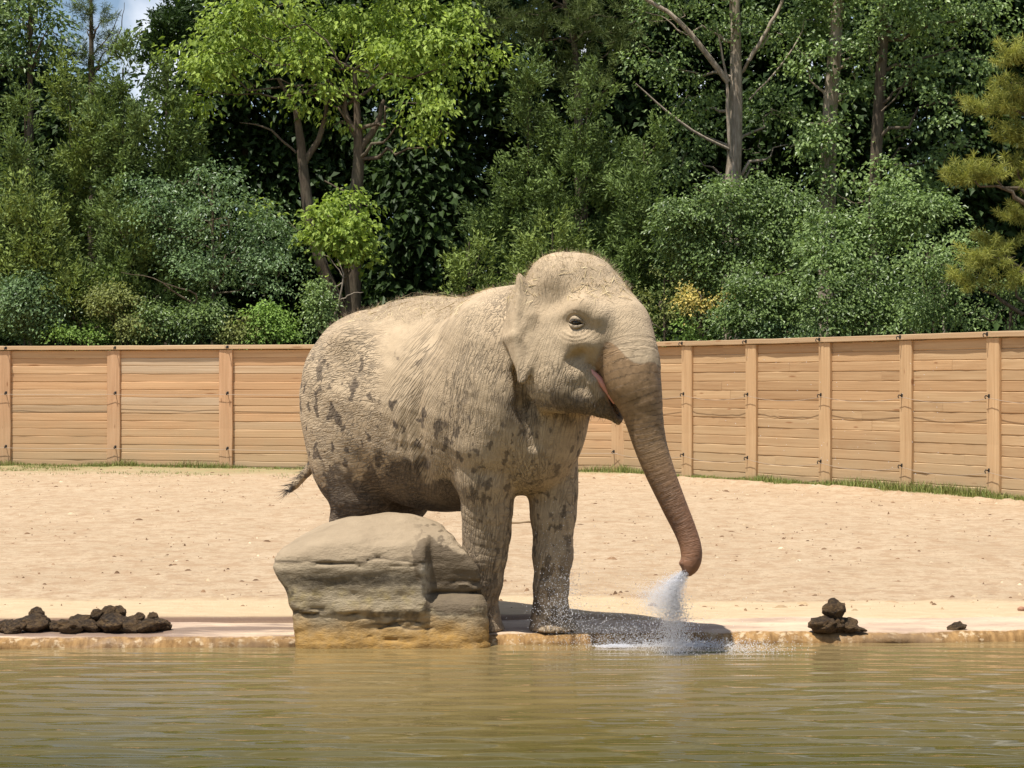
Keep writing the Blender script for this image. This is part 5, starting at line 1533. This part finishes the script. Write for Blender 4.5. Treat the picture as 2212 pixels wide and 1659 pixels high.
# -- shrubs on the right
def rdepth(u): return float(np.interp(u, [1400, 1700, 1900, 2100, 2250], [40.6, 38.6, 36.4, 33.6, 32.0]))
RS = [('tall_shrub', 'green', [(1470, 470, 56, 56), (1545, 440, 70, 50), (1625, 430, 76, 50), (1700, 450, 66, 44), (1500, 540, 70, 56), (1600, 520, 84, 56), (1690, 520, 70, 50), (1560, 600, 80, 56)], 'tall glossy green shrub at the foot of the pale trunk', 81, 0.09),
      ('tall_shrub', 'vine', [(1790, 500, 60, 46), (1850, 545, 66, 46), (1780, 560, 56, 46), (1930, 490, 60, 46), (1990, 455, 56, 46), (1930, 430, 50, 40)], 'vine-covered shrub between the two tall vine trunks', 82, 0.10),
      ('tall_shrub', 'green', [(1660, 600, 64, 60), (1625, 670, 60, 50), (1700, 660, 66, 56), (1580, 690, 40, 36)], 'dark green shrub over the fence right of the yellowed bush', 83, 0.085),
      ('tall_shrub', 'green', [(1800, 640, 70, 54), (1870, 610, 70, 54), (1840, 690, 80, 36), (1920, 660, 70, 50), (1780, 690, 60, 34)], 'round dense shrub with small shiny leaves leaning over the fence', 84, 0.085),
      ('tall_shrub', 'vine', [(1990, 560, 66, 50), (2050, 610, 66, 50), (2000, 650, 66, 46), (2080, 680, 70, 34), (1960, 695, 60, 28), (2060, 530, 50, 40)], 'leafy shrub below the yellow pine branches', 85, 0.085),
      ('tall_shrub', 'green', [(2150, 690, 60, 34), (2200, 670, 50, 46), (2220, 620, 50, 46)], 'dark shrub in the corner beneath the yellow pine', 86, 0.08),
      ('tall_shrub', 'olive', [(1430, 650, 44, 46), (1470, 600, 44, 36), (1410, 700, 44, 34)], 'olive bush just right of the elephant brow', 87, 0.075),
      ('yellow_bush', 'yellow', [(1515, 640, 36, 22), (1490, 668, 34, 18), (1540, 655, 24, 16)], 'bush with yellowed leaves above the fence', 88, 0.075),
      ('low_shrub', 'bright', [(1515, 706, 44, 30), (1550, 690, 34, 24), (1470, 715, 36, 20)], 'bright green shrub under the yellowed bush', 89, 0.075),
      ('low_shrub', 'blue', [(1690, 715, 66, 22), (1760, 722, 50, 16), (1640, 728, 46, 14)], 'low bluish shrub just topping the cap rail', 90, 0.07)]
for nm, kind, lb, lab, sd, L_ in RS:
    uc = np.mean([x[0] for x in lb])
    tree(nm, lab, 'shrub', lb, rdepth(uc) + (0.0 if sd > 82 else 1.2), kind, L_ * rdepth(uc) / 42 , L_ * 0.62 * rdepth(uc) / 42, 0.34, 0.28, 23, seed=sd, trunk_r=0.05, dj=0.35, group='shrubs along the fence')
tree('yellow_pine', 'yellow-green pine reaching in with soft needle branches above the fence end', 'pine',
     [(2190, 120, 46, 22), (2165, 225, 62, 30), (2205, 290, 50, 36), (2110, 378, 56, 20), (2185, 350, 50, 24), (2205, 468, 40, 20), (2140, 555, 62, 26), (2100, 605, 48, 16), (2190, 590, 50, 34), (2215, 180, 40, 40), (2090, 385, 40, 12), (2220, 400, 40, 30), (2160, 520, 40, 16)], 32.0, 'pine_y', 0.13, 0.010, 0.40, 0.24, 55, 'pine',
     trunk=[(2260, -80, 0.05), (2255, 200, 0.09), (2250, 740, 0.14)], seed=91, shell=0.15, dj=0.3)

# -- bare twigs in the dark gap on the right
tree('dead_shrub', 'tangle of bare grey twigs in the dark gap beside the yellow pine', 'shrub', [(2040, 590, 16, 14)], 36.2, 'green', 0.07, 0.045, 0.3, 0.22, 10, trunk=[(2030, 600, 0.012), (2040, 720, 0.03)], mat=M_twig, seed=92,
     limbs=[[(2040, 640, 0.02), (2020, 600, 0.014), (2005, 560, 0.006)], [(2042, 640, 0.02), (2062, 600, 0.012), (2085, 570, 0.006)], [(2038, 630, 0.016), (2040, 580, 0.01), (2028, 545, 0.004)], [(2050, 620, 0.012), (2025, 585, 0.006), (1998, 585, 0.004)], [(2035, 610, 0.01), (2070, 575, 0.006), (2076, 550, 0.004)]])

# -- trees deeper in the wood, its shade put into their dark leaf colour, up to the canopy above the picture
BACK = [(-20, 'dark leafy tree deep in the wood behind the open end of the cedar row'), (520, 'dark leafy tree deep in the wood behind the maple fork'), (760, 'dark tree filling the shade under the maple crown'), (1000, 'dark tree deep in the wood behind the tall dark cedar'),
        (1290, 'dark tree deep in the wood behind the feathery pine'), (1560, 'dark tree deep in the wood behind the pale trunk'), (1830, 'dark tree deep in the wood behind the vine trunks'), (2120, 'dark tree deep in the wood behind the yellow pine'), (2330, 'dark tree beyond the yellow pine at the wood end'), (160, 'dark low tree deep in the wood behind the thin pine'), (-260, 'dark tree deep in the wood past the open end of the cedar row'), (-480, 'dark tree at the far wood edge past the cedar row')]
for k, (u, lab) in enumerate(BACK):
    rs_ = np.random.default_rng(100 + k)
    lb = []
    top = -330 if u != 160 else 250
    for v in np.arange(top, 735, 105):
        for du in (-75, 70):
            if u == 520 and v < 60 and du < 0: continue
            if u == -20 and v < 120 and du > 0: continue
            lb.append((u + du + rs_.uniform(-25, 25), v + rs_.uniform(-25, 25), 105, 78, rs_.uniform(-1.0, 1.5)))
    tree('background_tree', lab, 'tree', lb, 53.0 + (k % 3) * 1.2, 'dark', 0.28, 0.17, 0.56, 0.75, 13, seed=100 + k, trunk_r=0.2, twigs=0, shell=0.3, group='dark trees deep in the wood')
print('leaves', NLEAF)
